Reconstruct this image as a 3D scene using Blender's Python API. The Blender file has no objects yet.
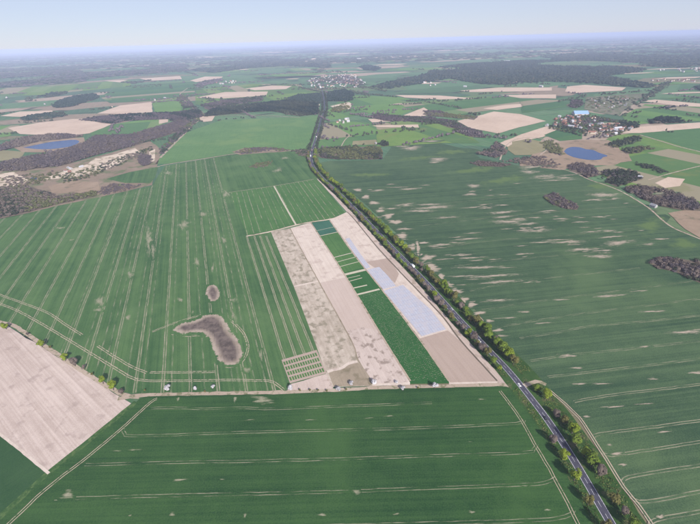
import bpy, math, random
import numpy as np
from mathutils import Matrix, Vector

random.seed(11)
rng = np.random.default_rng(11)
scene = bpy.context.scene
COL = scene.collection
R = math.radians

# ------------------------------------------------------------------ camera
H = 300.0                       # flying height in metres
U = H / 170.0
FOC = 408.0                     # focal length in photo pixels (700 wide)
CX, CY = 350.0, 262.0
PITCH = math.atan(222.0 / FOC)
ROLL = R(-1.64)
_f = Vector((0, math.cos(PITCH), -math.sin(PITCH)))
_r0 = Vector((1, 0, 0))
_u0 = Vector((0, math.sin(PITCH), math.cos(PITCH)))
_r = _r0 * math.cos(ROLL) + _u0 * math.sin(ROLL)
_u = _u0 * math.cos(ROLL) - _r0 * math.sin(ROLL)
cam_data = bpy.data.cameras.new('camera')
cam_data.sensor_fit = 'HORIZONTAL'
cam_data.angle = 2 * math.atan(350.0 / FOC)
cam_data.clip_start = 1.0
cam_data.clip_end = 250000.0
cam = bpy.data.objects.new('camera', cam_data)
COL.objects.link(cam)
cam.matrix_world = Matrix(((_r.x, _u.x, -_f.x, 0), (_r.y, _u.y, -_f.y, 0), (_r.z, _u.z, -_f.z, H), (0, 0, 0, 1)))
scene.camera = cam

# ------------------------------------------------------------------ sky, sun, exposure
SUN_EL, SUN_AZ = R(33), R(158)          # azimuth clockwise from +Y: behind the camera, to the right
world = bpy.data.worlds.new('World')
scene.world = world
world.use_nodes = True
wn = world.node_tree
wn.nodes.clear()
sky = wn.nodes.new('ShaderNodeTexSky')
sky.sky_type = 'NISHITA'
sky.sun_disc = False
sky.sun_elevation = SUN_EL
sky.sun_rotation = SUN_AZ
sky.altitude = 200
sky.air_density = 0.85
sky.dust_density = 0.1
sky.ozone_density = 3.0
bg = wn.nodes.new('ShaderNodeBackground')
bg.inputs['Strength'].default_value = 0.060
wo = wn.nodes.new('ShaderNodeOutputWorld')
veil = wn.nodes.new('ShaderNodeMix')            # thin even veil over the blue, cool daylight balance
veil.data_type = 'RGBA'
veil.inputs[0].default_value = 0.62
veil.inputs[7].default_value = (7.6, 8.0, 10.5, 1)
wn.links.new(sky.outputs[0], veil.inputs[6])
wn.links.new(veil.outputs[2], bg.inputs[0])
wn.links.new(bg.outputs[0], wo.inputs[0])
sun_data = bpy.data.lights.new('sun', 'SUN')
sun_data.energy = 4.7
sun_data.angle = R(0.53)
sun_data.color = (1.0, 0.95, 0.88)
sun = bpy.data.objects.new('sun', sun_data)
COL.objects.link(sun)
_sd = Vector((math.sin(SUN_AZ) * math.cos(SUN_EL), math.cos(SUN_AZ) * math.cos(SUN_EL), math.sin(SUN_EL)))
sun.rotation_euler = _sd.to_track_quat('Z', 'Y').to_euler()
sun.location = (0, -200, 400)
vs = scene.view_settings
vs.view_transform = 'Standard'
vs.look = 'None'
vs.gamma = 1
vs.exposure = 0.56
vs.use_curve_mapping = False
scene.cycles.max_bounces = 4
scene.cycles.diffuse_bounces = 2
scene.cycles.glossy_bounces = 2
scene.cycles.volume_bounces = 0
scene.cycles.use_denoising = True

# ------------------------------------------------------------------ geometry helpers
def G(px, py, z=0.0):
    """point of the land (height z) that the photo shows at this place"""
    d = _f * FOC + _r * (px - CX) - _u * (py - CY)
    t = (z - H) / d.z
    return Vector((d.x * t, d.y * t, z))

def GP(pts):
    return np.array([[G(x, y).x, G(x, y).y] for x, y in pts])

def lz(layer, d):
    """height of sheet number `layer` over the base at distance d"""
    return layer * (0.012 + d * 0.00009)

def props(o, label=None, category=None, group=None, kind=None):
    if label: o['label'] = label
    if category: o['category'] = category
    if group: o['group'] = group
    if kind: o['kind'] = kind
    return o

def raw_mesh(name, V, F, mat=None, attrs=None):
    V = np.asarray(V, dtype=np.float32)
    F = np.asarray(F, dtype=np.int32)
    n = F.shape[1]
    me = bpy.data.meshes.new(name)
    me.vertices.add(len(V))
    me.vertices.foreach_set('co', V.ravel())
    me.loops.add(F.size)
    me.loops.foreach_set('vertex_index', F.ravel())
    me.polygons.add(len(F))
    me.polygons.foreach_set('loop_start', np.arange(0, F.size, n, dtype=np.int32))
    for k, v in (attrs or {}).items():
        a = me.attributes.new(k, 'FLOAT', 'POINT')
        a.data.foreach_set('value', np.asarray(v, dtype=np.float32))
    me.update(calc_edges=True)
    if mat: me.materials.append(mat)
    return me

def py_mesh(name, V, F, mat=None, attrs=None):
    me = bpy.data.meshes.new(name)
    me.from_pydata([tuple(map(float, v)) for v in V], [], F)
    for k, v in (attrs or {}).items():
        a = me.attributes.new(k, 'FLOAT', 'POINT')
        a.data.foreach_set('value', np.asarray(v, dtype=np.float32))
    me.update()
    if mat: me.materials.append(mat)
    return me

def link(name, me, parent=None, loc=None, rot=None):
    o = bpy.data.objects.new(name, me)
    COL.objects.link(o)
    if parent: o.parent = parent
    if loc is not None: o.location = loc
    if rot is not None: o.rotation_euler = rot
    return o

def smooth_path(P, step=6.0):
    """Catmull-Rom through ground points"""
    P = np.asarray(P, float)
    P = np.vstack([2 * P[0] - P[1], P, 2 * P[-1] - P[-2]])
    out = []
    for i in range(1, len(P) - 2):
        p0, p1, p2, p3 = P[i - 1], P[i], P[i + 1], P[i + 2]
        n = max(2, int(np.linalg.norm(p2 - p1) / step))
        n = min(n, 60)
        for t in np.linspace(0, 1, n, endpoint=False):
            out.append(0.5 * ((2 * p1) + (-p0 + p2) * t + (2 * p0 - 5 * p1 + 4 * p2 - p3) * t * t + (-p0 + 3 * p1 - 3 * p2 + p3) * t ** 3))
    out.append(P[-2])
    return np.array(out)

def normals2d(P):
    T = np.gradient(P, axis=0)
    T /= np.linalg.norm(T, axis=1)[:, None] + 1e-9
    return np.stack([T[:, 1], -T[:, 0]], 1)      # to the right of the walking direction

def ribbon_arrays(P, o0, o1, layer, jit=0.0):
    N = normals2d(P)
    j0 = rng.normal(0, jit, len(P)) if jit else 0
    j1 = rng.normal(0, jit, len(P)) if jit else 0
    A = P + N * (np.asarray(o0) + j0)[..., None] if np.ndim(o0) or jit else P + N * o0
    B = P + N * (np.asarray(o1) + j1)[..., None] if np.ndim(o1) or jit else P + N * o1
    zz = np.array([lz(layer, np.hypot(*p)) for p in P])
    V = np.vstack([np.column_stack([A, zz]), np.column_stack([B, zz])])
    n = len(P)
    F = [(i, i + n, i + n + 1, i + 1) for i in range(n - 1)]
    return V, np.array(F)

def merge(parts):
    Vs, Fs, k = [], [], 0
    for V, F in parts:
        Vs.append(V); Fs.append(np.asarray(F) + k); k += len(V)
    return np.vstack(Vs), np.vstack(Fs)

def in_poly(pts, poly):
    x, y = pts[:, 0], pts[:, 1]
    c = np.zeros(len(pts), bool)
    n = len(poly)
    for i in range(n):
        x1, y1 = poly[i]; x2, y2 = poly[(i + 1) % n]
        if y1 == y2: continue
        m = ((y1 > y) != (y2 > y)) & (x < (x2 - x1) * (y - y1) / (y2 - y1) + x1)
        c ^= m
    return c

def clip_line(a, b, poly):
    """pieces of segment a-b that lie inside a polygon"""
    a = np.asarray(a, float); b = np.asarray(b, float)
    ts = [0.0, 1.0]
    d = b - a
    for i in range(len(poly)):
        p = poly[i]; q = poly[(i + 1) % len(poly)]
        e = q - p
        den = d[0] * e[1] - d[1] * e[0]
        if abs(den) < 1e-9: continue
        t = ((p[0] - a[0]) * e[1] - (p[1] - a[1]) * e[0]) / den
        u = ((p[0] - a[0]) * d[1] - (p[1] - a[1]) * d[0]) / den
        if 0 < t < 1 and 0 <= u <= 1: ts.append(t)
    ts.sort()
    out = []
    for t0, t1 in zip(ts[:-1], ts[1:]):
        if t1 - t0 < 1e-4: continue
        m = a + d * (t0 + t1) / 2
        if in_poly(m[None], poly)[0]: out.append((a + d * t0, a + d * t1))
    return out

# ------------------------------------------------------------------ material helpers
class NT:
    def __init__(self, name):
        self.mat = bpy.data.materials.new(name)
        self.mat.use_nodes = True
        self.t = self.mat.node_tree
        self.t.nodes.clear()
        self.out = self.t.nodes.new('ShaderNodeOutputMaterial')
        self.bsdf = self.t.nodes.new('ShaderNodeBsdfPrincipled')
        self.bsdf.inputs['Roughness'].default_value = 0.9
        self.bsdf.inputs['Specular IOR Level'].default_value = 0.04
        self.t.links.new(self.bsdf.outputs[0], self.out.inputs['Surface'])
        self._pos = None
    def new(self, k): return self.t.nodes.new(k)
    def l(self, a, b): self.t.links.new(a, b)
    def put(self, sock, v):
        if hasattr(v, 'is_output') or isinstance(v, bpy.types.NodeSocket): self.l(v, sock)
        else: sock.default_value = v
    def pos(self):
        if self._pos is None:
            g = self.new('ShaderNodeNewGeometry')
            self._pos = g.outputs['Position']
        return self._pos
    def rot(self, az):
        m = self.new('ShaderNodeMapping')
        m.inputs['Rotation'].default_value = (0, 0, az)
        self.l(self.pos(), m.inputs['Vector'])
        return m.outputs[0]
    def scale(self, vec, s):
        m = self.new('ShaderNodeVectorMath'); m.operation = 'MULTIPLY'
        self.l(vec, m.inputs[0]); m.inputs[1].default_value = s
        return m.outputs[0]
    def noise(self, vec, sx, sy=None, detail=3, rough=0.55):
        sy = sx if sy is None else sy
        n = self.new('ShaderNodeTexNoise'); n.noise_dimensions = '2D'
        n.inputs['Scale'].default_value = 1.0
        n.inputs['Detail'].default_value = detail
        n.inputs['Roughness'].default_value = rough
        self.l(self.scale(vec, (sx, sy, 0)), n.inputs['Vector'])
        return n.outputs[0]
    def math(self, op, a, b=0.0, c=None, clamp=False):
        m = self.new('ShaderNodeMath'); m.operation = op; m.use_clamp = clamp
        self.put(m.inputs[0], a); self.put(m.inputs[1], b)
        if c is not None: self.put(m.inputs[2], c)
        return m.outputs[0]
    def remap(self, v, a, b, lo=0.0, hi=1.0):
        m = self.new('ShaderNodeMapRange'); m.interpolation_type = 'SMOOTHSTEP'
        self.put(m.inputs['Value'], v)
        m.inputs['From Min'].default_value = a; m.inputs['From Max'].default_value = b
        m.inputs['To Min'].default_value = lo; m.inputs['To Max'].default_value = hi
        return m.outputs[0]
    def mix(self, f, a, b):
        m = self.new('ShaderNodeMix'); m.data_type = 'RGBA'
        self.put(m.inputs[0], f)
        for s, v in ((m.inputs[6], a), (m.inputs[7], b)):
            if isinstance(v, bpy.types.NodeSocket): self.l(v, s)
            else: s.default_value = (*v, 1) if len(v) == 3 else v
        return m.outputs[2]
    def attr(self, name):
        a = self.new('ShaderNodeAttribute'); a.attribute_name = name
        return a.outputs['Fac']
    def obj_random(self):
        return self.new('ShaderNodeObjectInfo').outputs['Random']
    def color(self, c): self.put(self.bsdf.inputs['Base Color'], c if isinstance(c, bpy.types.NodeSocket) else (*c, 1))
    def bump(self, h, strength=0.4, dist=0.3):
        b = self.new('ShaderNodeBump')
        b.inputs['Strength'].default_value = strength; b.inputs['Distance'].default_value = dist
        self.l(h, b.inputs['Height']); self.l(b.outputs[0], self.bsdf.inputs['Normal'])

def field_color(n, s):
    """colour of a crop or soil surface as a function of the place on the ground"""
    P = n.pos(); Q = n.rot(s.get('az', 0.0))
    big = n.noise(P, 1 / s.get('big', 110.0), detail=3)
    mid = n.noise(P, 1 / s.get('mid', 17.0), detail=5, rough=0.72)
    streak = n.noise(Q, 1 / s.get('sw', 2.6), 1 / s.get('sl', 160.0), detail=2)
    fine = n.noise(P, 1 / s.get('fine', 1.1), detail=2)
    v = n.math('MULTIPLY_ADD', big, s.get('abig', 1.0), 0.5 - 0.5 * s.get('abig', 1.0))
    for x, a in ((mid, s.get('amid', 0.8)), (streak, s.get('astreak', 0.5)), (fine, s.get('afine', 0.9))):
        v = n.math('ADD', v, n.math('MULTIPLY_ADD', x, a, -0.5 * a))
    if s.get('awide'):
        wide = n.noise(Q, 1 / s.get('ww', 13.0), 1 / 900.0, detail=2)
        v = n.math('ADD', v, n.math('MULTIPLY_ADD', wide, s['awide'], -0.5 * s['awide']))
    v = n.math('ADD', v, 0.0, clamp=True)
    c = n.mix(v, s['dark'], s['light'])
    if 'bands' in s:          # narrow strip parcels, each drilled with its own crop
        sx = n.new('ShaderNodeSeparateXYZ'); n.l(n.scale(Q, (1 / s['bands'], 1 / 700.0, 0)), sx.inputs[0])
        cx = n.new('ShaderNodeCombineXYZ')
        n.l(n.math('FLOOR', sx.outputs[0]), cx.inputs[0]); n.l(n.math('FLOOR', sx.outputs[1]), cx.inputs[1])
        wnz = n.new('ShaderNodeTexWhiteNoise'); wnz.noise_dimensions = '2D'; n.l(cx.outputs[0], wnz.inputs['Vector'])
        c = n.mix(n.remap(wnz.outputs['Value'], 0.35, 0.75, 0.0, 0.55), c, (0.04, 0.10, 0.05))
        c = n.mix(n.math('MULTIPLY', n.math('GREATER_THAN', wnz.outputs['Value'], 0.87), 0.8), c, (0.27, 0.22, 0.155))
        c = n.mix(n.math('MULTIPLY', n.math('LESS_THAN', wnz.outputs['Value'], 0.14), 0.6), c, (0.15, 0.20, 0.085))
    if 'third' in s:
        pat = n.noise(P, 1 / s.get('tsize', 60.0), detail=4, rough=0.6)
        f = n.remap(n.math('ADD', pat, n.math('MULTIPLY_ADD', fine, 0.15, -0.075)), s.get('t0', 0.55), s.get('t1', 0.7), 0, s.get('tmax', 1.0))
        c = n.mix(f, c, s['third'])
    return c, fine

_fm = {}
def field_mat(key):
    if key not in _fm:
        s = FIELDS[key]
        n = NT('field_' + key)
        c, fine = field_color(n, s)
        n.color(c)
        n.bump(fine, s.get('bump', 0.35), 0.25)
        _fm[key] = n.mat
    return _fm[key]

_pm = {}
def patch_mat(key, soil, soft=0.25, size=5.0, stretch_az=None, gain=1.0):
    """soil showing through the crop: patches and wheel tracks of a field"""
    k = (key, soil, soft, size, stretch_az, gain)
    if k not in _pm:
        s = FIELDS[key]
        n = NT('bare_soil_on_' + key)
        c, fine = field_color(n, s)
        if stretch_az is None: no = n.noise(n.pos(), 1 / size, detail=4, rough=0.65)
        else: no = n.noise(n.rot(stretch_az), 1 / size, 1 / (size * 6), detail=4, rough=0.65)
        m = n.math('ADD', n.math('MULTIPLY', n.attr('cover'), gain), n.math('MULTIPLY_ADD', no, 1.6, -0.8))
        f = n.remap(m, 0.5 - soft, 0.5 + soft)
        S = SOILS[soil]
        sc = n.mix(n.noise(n.pos(), 1 / 2.2, detail=3), S[0], S[1])
        n.color(n.mix(f, c, sc))
        n.bump(fine, 0.35, 0.25)
        _pm[k] = n.mat
    return _pm[k]

SOILS = {
    'tan': ((0.34, 0.27, 0.20), (0.46, 0.38, 0.30)),
    'pale': ((0.33, 0.31, 0.22), (0.50, 0.45, 0.36)),
    'pink': ((0.29, 0.235, 0.18), (0.40, 0.33, 0.265)),
    'brown': ((0.13, 0.09, 0.08), (0.22, 0.155, 0.135)),
    'worn': ((0.165, 0.175, 0.10), (0.32, 0.29, 0.215)),
    'yellowgreen': ((0.075, 0.125, 0.045), (0.105, 0.15, 0.055)),
}
AZ1 = R(-19)        # drilling direction of the left field
AZS = R(-17.3)      # trial strips
AZR = R(83)         # right field
AZB = R(90)
FIELDS = {
    'left': dict(dark=(0.034, 0.084, 0.031), light=(0.083, 0.148, 0.055), az=AZ1, astreak=1.0, awide=1.1, third=(0.099, 0.163, 0.066), t0=0.5, t1=0.75, tsize=120, tmax=0.5),
    'bottom': dict(dark=(0.018, 0.052, 0.018), light=(0.044, 0.096, 0.030), az=AZB, astreak=1.0, awide=0.7, ww=11, big=120, third=(0.050, 0.105, 0.032), t0=0.50, t1=0.75, tsize=90, tmax=0.6, afine=1.2),
    'corner': dict(dark=(0.022, 0.060, 0.024), light=(0.044, 0.092, 0.036), az=R(40), astreak=0.5),
    'right': dict(dark=(0.029, 0.061, 0.033), light=(0.074, 0.119, 0.058), az=AZR, astreak=1.1, awide=0.9, ww=9, big=200, afine=1.3, third=(0.090, 0.140, 0.062), t0=0.52, t1=0.75, tsize=260, tmax=0.7),
    'trial': dict(dark=(0.040, 0.105, 0.032), light=(0.080, 0.160, 0.050), az=AZS, astreak=1.0),
    'trialdark': dict(dark=(0.020, 0.075, 0.022), light=(0.038, 0.115, 0.034), az=AZS, astreak=0.7),
    'bluegreen': dict(dark=(0.030, 0.090, 0.062), light=(0.05, 0.13, 0.085), az=AZS, astreak=0.8),
    'upper': dict(dark=(0.068, 0.145, 0.052), light=(0.112, 0.200, 0.075), az=R(-10), astreak=0.7, third=(0.136, 0.210, 0.075), t0=0.5, t1=0.7, tsize=150, tmax=0.6),
    'meadow': dict(dark=(0.083, 0.156, 0.038), light=(0.151, 0.228, 0.062), az=R(-24), astreak=0.5, bands=95, tsize=90, third=(0.151, 0.162, 0.057), t0=0.55, t1=0.7, tmax=0.5),
    'fresh': dict(dark=(0.083, 0.168, 0.049), light=(0.129, 0.222, 0.070), az=R(-18), astreak=0.6, bands=120),
    'deep': dict(dark=(0.049, 0.114, 0.045), light=(0.083, 0.162, 0.061), az=R(62), astreak=0.6, bands=110),
    'pink': dict(dark=(0.360, 0.285, 0.245), light=(0.520, 0.430, 0.380), az=R(-52), astreak=1.2, sw=2.2, abig=0.6, awide=0.5, third=(0.27, 0.21, 0.185), t0=0.56, t1=0.72, tsize=12, tmax=0.5),
    'pinkstrip': dict(dark=(0.430, 0.350, 0.295), light=(0.570, 0.490, 0.425), az=AZS, astreak=1.0, abig=0.5, amid=0.8, third=(0.36, 0.28, 0.24), t0=0.52, t1=0.7, tsize=14, tmax=0.6),
    'roseplain': dict(dark=(0.380, 0.300, 0.255), light=(0.470, 0.385, 0.335), az=AZS, astreak=0.8, abig=0.4, amid=0.6),
    'scribble': dict(dark=(0.380, 0.305, 0.265), light=(0.520, 0.435, 0.385), az=AZS, astreak=1.0, third=(0.20, 0.155, 0.125), t0=0.52, t1=0.68, tsize=9, tmax=0.8),
    'sparse': dict(dark=(0.30, 0.25, 0.195), light=(0.47, 0.40, 0.335), az=AZS, astreak=1.2, sw=4, sl=30, amid=1.3, third=(0.19, 0.165, 0.115), t0=0.48, t1=0.70, tsize=10, tmax=0.8),
    'olivesoil': dict(dark=(0.20, 0.165, 0.115), light=(0.32, 0.26, 0.195), az=AZS, astreak=0.6,
                   third=(0.12, 0.105, 0.06), t0=0.52, t1=0.72, tsize=11, tmax=0.6),
    'tansoil': dict(dark=(0.295, 0.225, 0.185), light=(0.385, 0.305, 0.255), az=AZS, astreak=0.7, abig=0.4, amid=0.5),
    'margin': dict(dark=(0.350, 0.275, 0.235), light=(0.490, 0.400, 0.350), az=AZS, astreak=0.9,
                   third=(0.22, 0.17, 0.12), t0=0.56, t1=0.7, tsize=14, tmax=0.6),
    'beige':  dict(dark=(0.380, 0.287, 0.218), light=(0.529, 0.414, 0.328), az=R(30), astreak=0.5, big=150),
    'sand':   dict(dark=(0.42, 0.34, 0.26), light=(0.58, 0.48, 0.39), az=R(30), astreak=0.4,
                   third=(0.20, 0.17, 0.11), t0=0.52, t1=0.66, tsize=25, tmax=0.9),
    'heath':  dict(dark=(0.16, 0.12, 0.085), light=(0.26, 0.20, 0.15), az=0, astreak=0.2,
                   third=(0.10, 0.13, 0.06), t0=0.5, t1=0.66, tsize=40, tmax=0.8),
    'reed':   dict(dark=(0.20, 0.145, 0.10), light=(0.31, 0.235, 0.17), az=0, astreak=0.2,
                   third=(0.12, 0.11, 0.07), t0=0.55, t1=0.7, tsize=35, tmax=0.7),
    'olive':  dict(dark=(0.17, 0.155, 0.085), light=(0.25, 0.225, 0.13), az=0, astreak=0.3),
    'verge': dict(dark=(0.022, 0.055, 0.016), light=(0.052, 0.098, 0.028), az=0, astreak=0.0, mid=5, big=30, third=(0.12, 0.105, 0.06), t0=0.56, t1=0.70, tsize=11, tmax=0.7),
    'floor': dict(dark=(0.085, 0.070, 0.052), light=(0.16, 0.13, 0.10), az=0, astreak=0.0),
    'track':  dict(dark=(0.28, 0.22, 0.165), light=(0.42, 0.345, 0.275), az=0, astreak=0.0, mid=6,
                   third=(0.12, 0.13, 0.06), t0=0.54, t1=0.66, tsize=7, tmax=0.75),
    'garden': dict(dark=(0.11, 0.105, 0.075), light=(0.21, 0.185, 0.14), az=R(20), astreak=0.3, mid=14, amid=1.6,
                   third=(0.07, 0.12, 0.05), t0=0.47, t1=0.6, tsize=22, tmax=0.8),
}

# ------------------------------------------------------------------ the land
def base_ground_mat():
    n = NT('countryside')
    P = n.pos(); Q = n.rot(R(-24))
    warp = n.noise(P, 1 / 900, detail=1)
    vm = n.new('ShaderNodeVectorMath'); vm.operation = 'MULTIPLY_ADD'
    nz = n.new('ShaderNodeTexNoise'); nz.noise_dimensions = '2D'; nz.inputs['Detail'].default_value = 0
    n.l(n.scale(P, (1 / 700, 1 / 700, 0)), nz.inputs['Vector']); nz.inputs['Scale'].default_value = 1
    n.l(nz.outputs['Color'], vm.inputs[0]); vm.inputs[1].default_value = (0.55, 0.55, 0)
    n.l(n.scale(Q, (1 / 620, 1 / 300, 0)), vm.inputs[2])
    vo = n.new('ShaderNodeTexVoronoi'); vo.voronoi_dimensions = '2D'; vo.distance = 'CHEBYCHEV'
    vo.inputs['Scale'].default_value = 1.0; vo.inputs['Randomness'].default_value = 0.85
    n.l(vm.outputs[0], vo.inputs['Vector'])
    sep = n.new('ShaderNodeSeparateColor'); n.l(vo.outputs['Color'], sep.inputs[0])
    cr = n.new('ShaderNodeValToRGB'); cr.color_ramp.interpolation = 'CONSTANT'
    stops = [(0.0, (0.055, 0.13, 0.06)), (0.2, (0.075, 0.165, 0.075)), (0.36, (0.05, 0.115, 0.065)), (0.5, (0.085, 0.17, 0.08)),
             (0.62, (0.10, 0.155, 0.07)), (0.72, (0.33, 0.255, 0.195)), (0.80, (0.16, 0.145, 0.085)), (0.86, (0.06, 0.14, 0.075)), (0.94, (0.24, 0.185, 0.135))]
    el = cr.color_ramp.elements
    el[0].position, el[0].color = stops[0][0], (*stops[0][1], 1)
    el[1].position, el[1].color = stops[1][0], (*stops[1][1], 1)
    for p, c in stops[2:]:
        e = el.new(p); e.color = (*c, 1)
    n.l(sep.outputs[0], cr.inputs[0])
    fine = n.noise(P, 1 / 30, detail=5, rough=0.6)
    streak = n.noise(Q, 1 / 8, 1 / 300, detail=2)
    c = n.mix(n.remap(fine, 0.3, 0.7, 0.0, 0.22), cr.outputs[0], (0.05, 0.07, 0.045))
    c = n.mix(n.remap(streak, 0.35, 0.65, 0.0, 0.12), c, (0.30, 0.27, 0.2))
    # hedges and rough ground along the parcel edges
    vd = n.new('ShaderNodeTexVoronoi'); vd.voronoi_dimensions = '2D'; vd.feature = 'DISTANCE_TO_EDGE'
    vd.inputs['Scale'].default_value = 1.0; vd.inputs['Randomness'].default_value = 0.85
    n.l(vm.outputs[0], vd.inputs['Vector'])
    e = n.math('MULTIPLY', n.remap(vd.outputs['Distance'], 0.015, 0.05, 1, 0), n.remap(n.noise(P, 1 / 220, detail=2), 0.5, 0.62))
    c = n.mix(e, c, (0.045, 0.055, 0.038))
    # woodland takes over far off
    sp = n.new('ShaderNodeSeparateXYZ'); n.l(P, sp.inputs[0])
    far = n.remap(sp.outputs['Y'], 5500, 15000, -0.16, 0.0)
    w = n.noise(P, 1 / 2600, 1 / 1700, detail=6, rough=0.6)
    wf = n.remap(n.math('ADD', w, far), 0.50, 0.53)
    c = n.mix(wf, c, n.mix(n.noise(P, 1 / 60, detail=4), (0.012, 0.022, 0.02), (0.04, 0.048, 0.036)))
    n.color(c)
    return n.mat

def ground():
    S = 70000.0
    # one sheet out to the horizon, finer near the viewer
    xs = [-S, -20000, -6000, -2000, -600, 0, 600, 2000, 6000, 20000, S]
    ys = [-S, -20000, -5000, -1000, 0, 500, 1500, 4000, 10000, 30000, S]
    V = [(x, y, -0.4) for y in ys for x in xs]
    w = len(xs)
    F = [(j * w + i, j * w + i + 1, (j + 1) * w + i + 1, (j + 1) * w + i) for j in range(len(ys) - 1) for i in range(w - 1)]
    o = link('ground', raw_mesh('ground', V, F, base_ground_mat()))
    props(o, 'patchwork of far farmland and woodland reaching to the hazy horizon', 'ground', kind='structure')
ground()

def sheet(name, poly, mat, layer, label, category='field', edge=0.0, parent=None, kind='structure', density=None):
    """a piece of land with the given outline, edges slightly uneven"""
    P = GP(poly)
    out = []
    for i in range(len(P)):
        a, b = P[i], P[(i + 1) % len(P)]
        L = np.linalg.norm(b - a)
        d = np.hypot(*((a + b) / 2))
        k = max(1, min(24, int(L / (density or (6 + d * 0.02)))))
        nn = np.array([b[1] - a[1], a[0] - b[0]]) / (L + 1e-9)
        for t in np.arange(k) / k:
            q = a + (b - a) * t
            if edge and t > 0: q = q + nn * rng.normal(0, edge)
            out.append(q)
    V = [(q[0], q[1], lz(layer, np.hypot(*q))) for q in out]
    # fan-free: let Blender tessellate the outline
    o = link(name, py_mesh(name, V, [list(range(len(V)))], mat), parent)
    if o.data.polygons[0].normal.z < 0: o.data.flip_normals()
    if parent is None: props(o, label, category, kind=kind)
    return o

_stack = [0]
def up(layer):
    _stack[0] += 1
    return layer + 0.09 * (_stack[0] % 9)

def tracks(parent, segs, mat, layer, gap=2.1, w=0.75, name='tractor_track', cover=1.0):
    """pairs of wheel tracks; each run is one object under its field"""
    if gap > 0: gap, w = gap * 1.2, w * 1.3
    else: w = w * U
    if name == 'pale_path': w *= 0.7
    for P in segs:
        P = np.asarray(P); lay = up(layer)
        if len(P) == 2:
            k = max(2, int(np.linalg.norm(P[1] - P[0]) / 14))
            P = P[0] + (P[1] - P[0]) * np.linspace(0, 1, k + 1)[:, None]
        P = P + rng.normal(0, 0.12, P.shape)
        V, F = merge([ribbon_arrays(P, -gap / 2 - w / 2, -gap / 2 + w / 2, lay), ribbon_arrays(P, gap / 2 - w / 2, gap / 2 + w / 2, lay)]) if gap > 0 else ribbon_arrays(P, -w / 2, w / 2, lay)
        o = link(name, raw_mesh(name, V, F, mat, {'cover': np.full(len(V), cover)}), parent)

def soil_patch(parent, cx, cy, rx, ry, mat, layer, az=None, name='bare_soil_patch', power=1.0, seed=None):
    """irregular bare patch; rx, ry are half sizes in photo pixels at that place"""
    c = np.array(G(cx, cy).xy); ax = np.array(G(cx + rx, cy - 0.05 * rx).xy) - c; ay = np.array(G(cx, cy - ry).xy) - c
    K = 20
    rings = [0.0, 0.35, 0.7, 1.0]
    ph = rng.uniform(0, 6.28, 4)
    V = [(c[0], c[1])]; cov = [1.0]; F = []
    for r in rings[1:]:
        for k in range(K):
            a = 2 * math.pi * k / K
            wob = 1 + 0.22 * math.sin(2 * a + ph[0]) + 0.16 * math.sin(3 * a + ph[1]) + 0.1 * math.sin(5 * a + ph[2])
            q = c + (ax * math.cos(a) + ay * math.sin(a)) * r * wob
            V.append((q[0], q[1])); cov.append(1 - r ** power)
    for k in range(K): F.append([0, 1 + k, 1 + (k + 1) % K])
    for ri in range(2):
        b = 1 + ri * K
        for k in range(K): F.append([b + k, b + K + k, b + K + (k + 1) % K, b + (k + 1) % K])
    layer = up(layer)
    VV = [(x, y, lz(layer, math.hypot(x, y))) for x, y in V]
    return link(name, py_mesh(name, VV, F, mat, {'cover': cov}), parent)

def px_path(pts, step=6.0): return smooth_path(GP(pts), step)

# --- the left cereal field with its tramlines
LEFT = [(-60, 235), (0, 219), (28, 213.5), (54, 206), (98, 197.5), (123, 192), (152, 186), (158, 176), (165, 166), (200, 160), (232, 154.5),
        (255, 152), (291, 151.5), (308, 151), (309, 158), (311, 167), (317.5, 178), (346, 214), (329.6, 220), (310.7, 222.6), (295, 225.7), (271, 231.7),
        (293.6, 286), (317, 347.6), (326, 374), (290, 384), (285, 391), (135, 393.5), (125, 392), (100, 379), (75, 365), (60, 355), (30, 338.5), (11, 327), (-10, 316), (-70, 290)]
f_left = sheet('crop_field', LEFT, field_mat('left'), 1, 'large green cereal field with many parallel tramlines left of the trial plots')
LP = GP(LEFT)
tm_left = patch_mat('left', 'worn', 0.4, 2.5, AZ1, 1.0)
vp = np.array([math.sin(AZ1), math.cos(AZ1)])
def along(px, py, az, L0=-500, L1=900):
    L0 *= U; L1 *= U
    c = np.array(G(px, py).xy); v = np.array([math.sin(az), math.cos(az)])
    return c + v * L0, c + v * L1
segs_main, segs_faint = [], []
for k in range(-15, 4):
    a, b = along(188 + 17.4 * k, 260, AZ1)
    segs_main += clip_line(a, b, LP)
tracks(f_left, segs_main, tm_left, 2, 1.9, 0.95, cover=0.58)
tm_left2 = patch_mat('left', 'worn', 0.4, 2.5, AZ1, 1.0)
for xx in (98, 114, 126, 131, 147, 158, 176, 197, 215, 219, 229, 236):
    a, b = along(xx, 260, AZ1)
    segs_faint += clip_line(a, b, LP)
tracks(f_left, segs_faint, tm_left2, 2, 0, 0.9, cover=0.34)
# tramlines of the green trial block beside the strips
for xx in (254, 262.5, 269, 276):
    a, b = along(xx, 260, AZ1 + R(0.5), -140, 55)
    tracks(f_left, clip_line(a, b, LP), tm_left, 2, 1.6, 0.9, cover=0.74)
for P in ([(-20, 297), (0, 304), (20, 312), (52, 330), (88, 352), (105, 362), (130, 377), (143, 380.5), (170, 381), (228, 380.3), (268, 381), (276, 384), (284, 390)],
          [(-20, 287), (0, 295), (25, 304), (48, 313), (66, 325), (82, 335)], [(98, 346), (115, 357), (130, 366), (147, 373)],
          [(150, 372.5), (180, 372.5), (215, 372)],
          [(152, 332), (178, 322), (208, 314), (226, 318), (241, 330), (248, 346), (244, 359), (236, 366), (222, 366), (214, 358), (211, 345), (203, 336), (186, 336), (172, 334)]):
    tracks(f_left, [px_path(P)], patch_mat('left', 'tan', 0.3, 3.0, None, 1.0), 3, 1.8, 0.6, cover=0.62)
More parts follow.
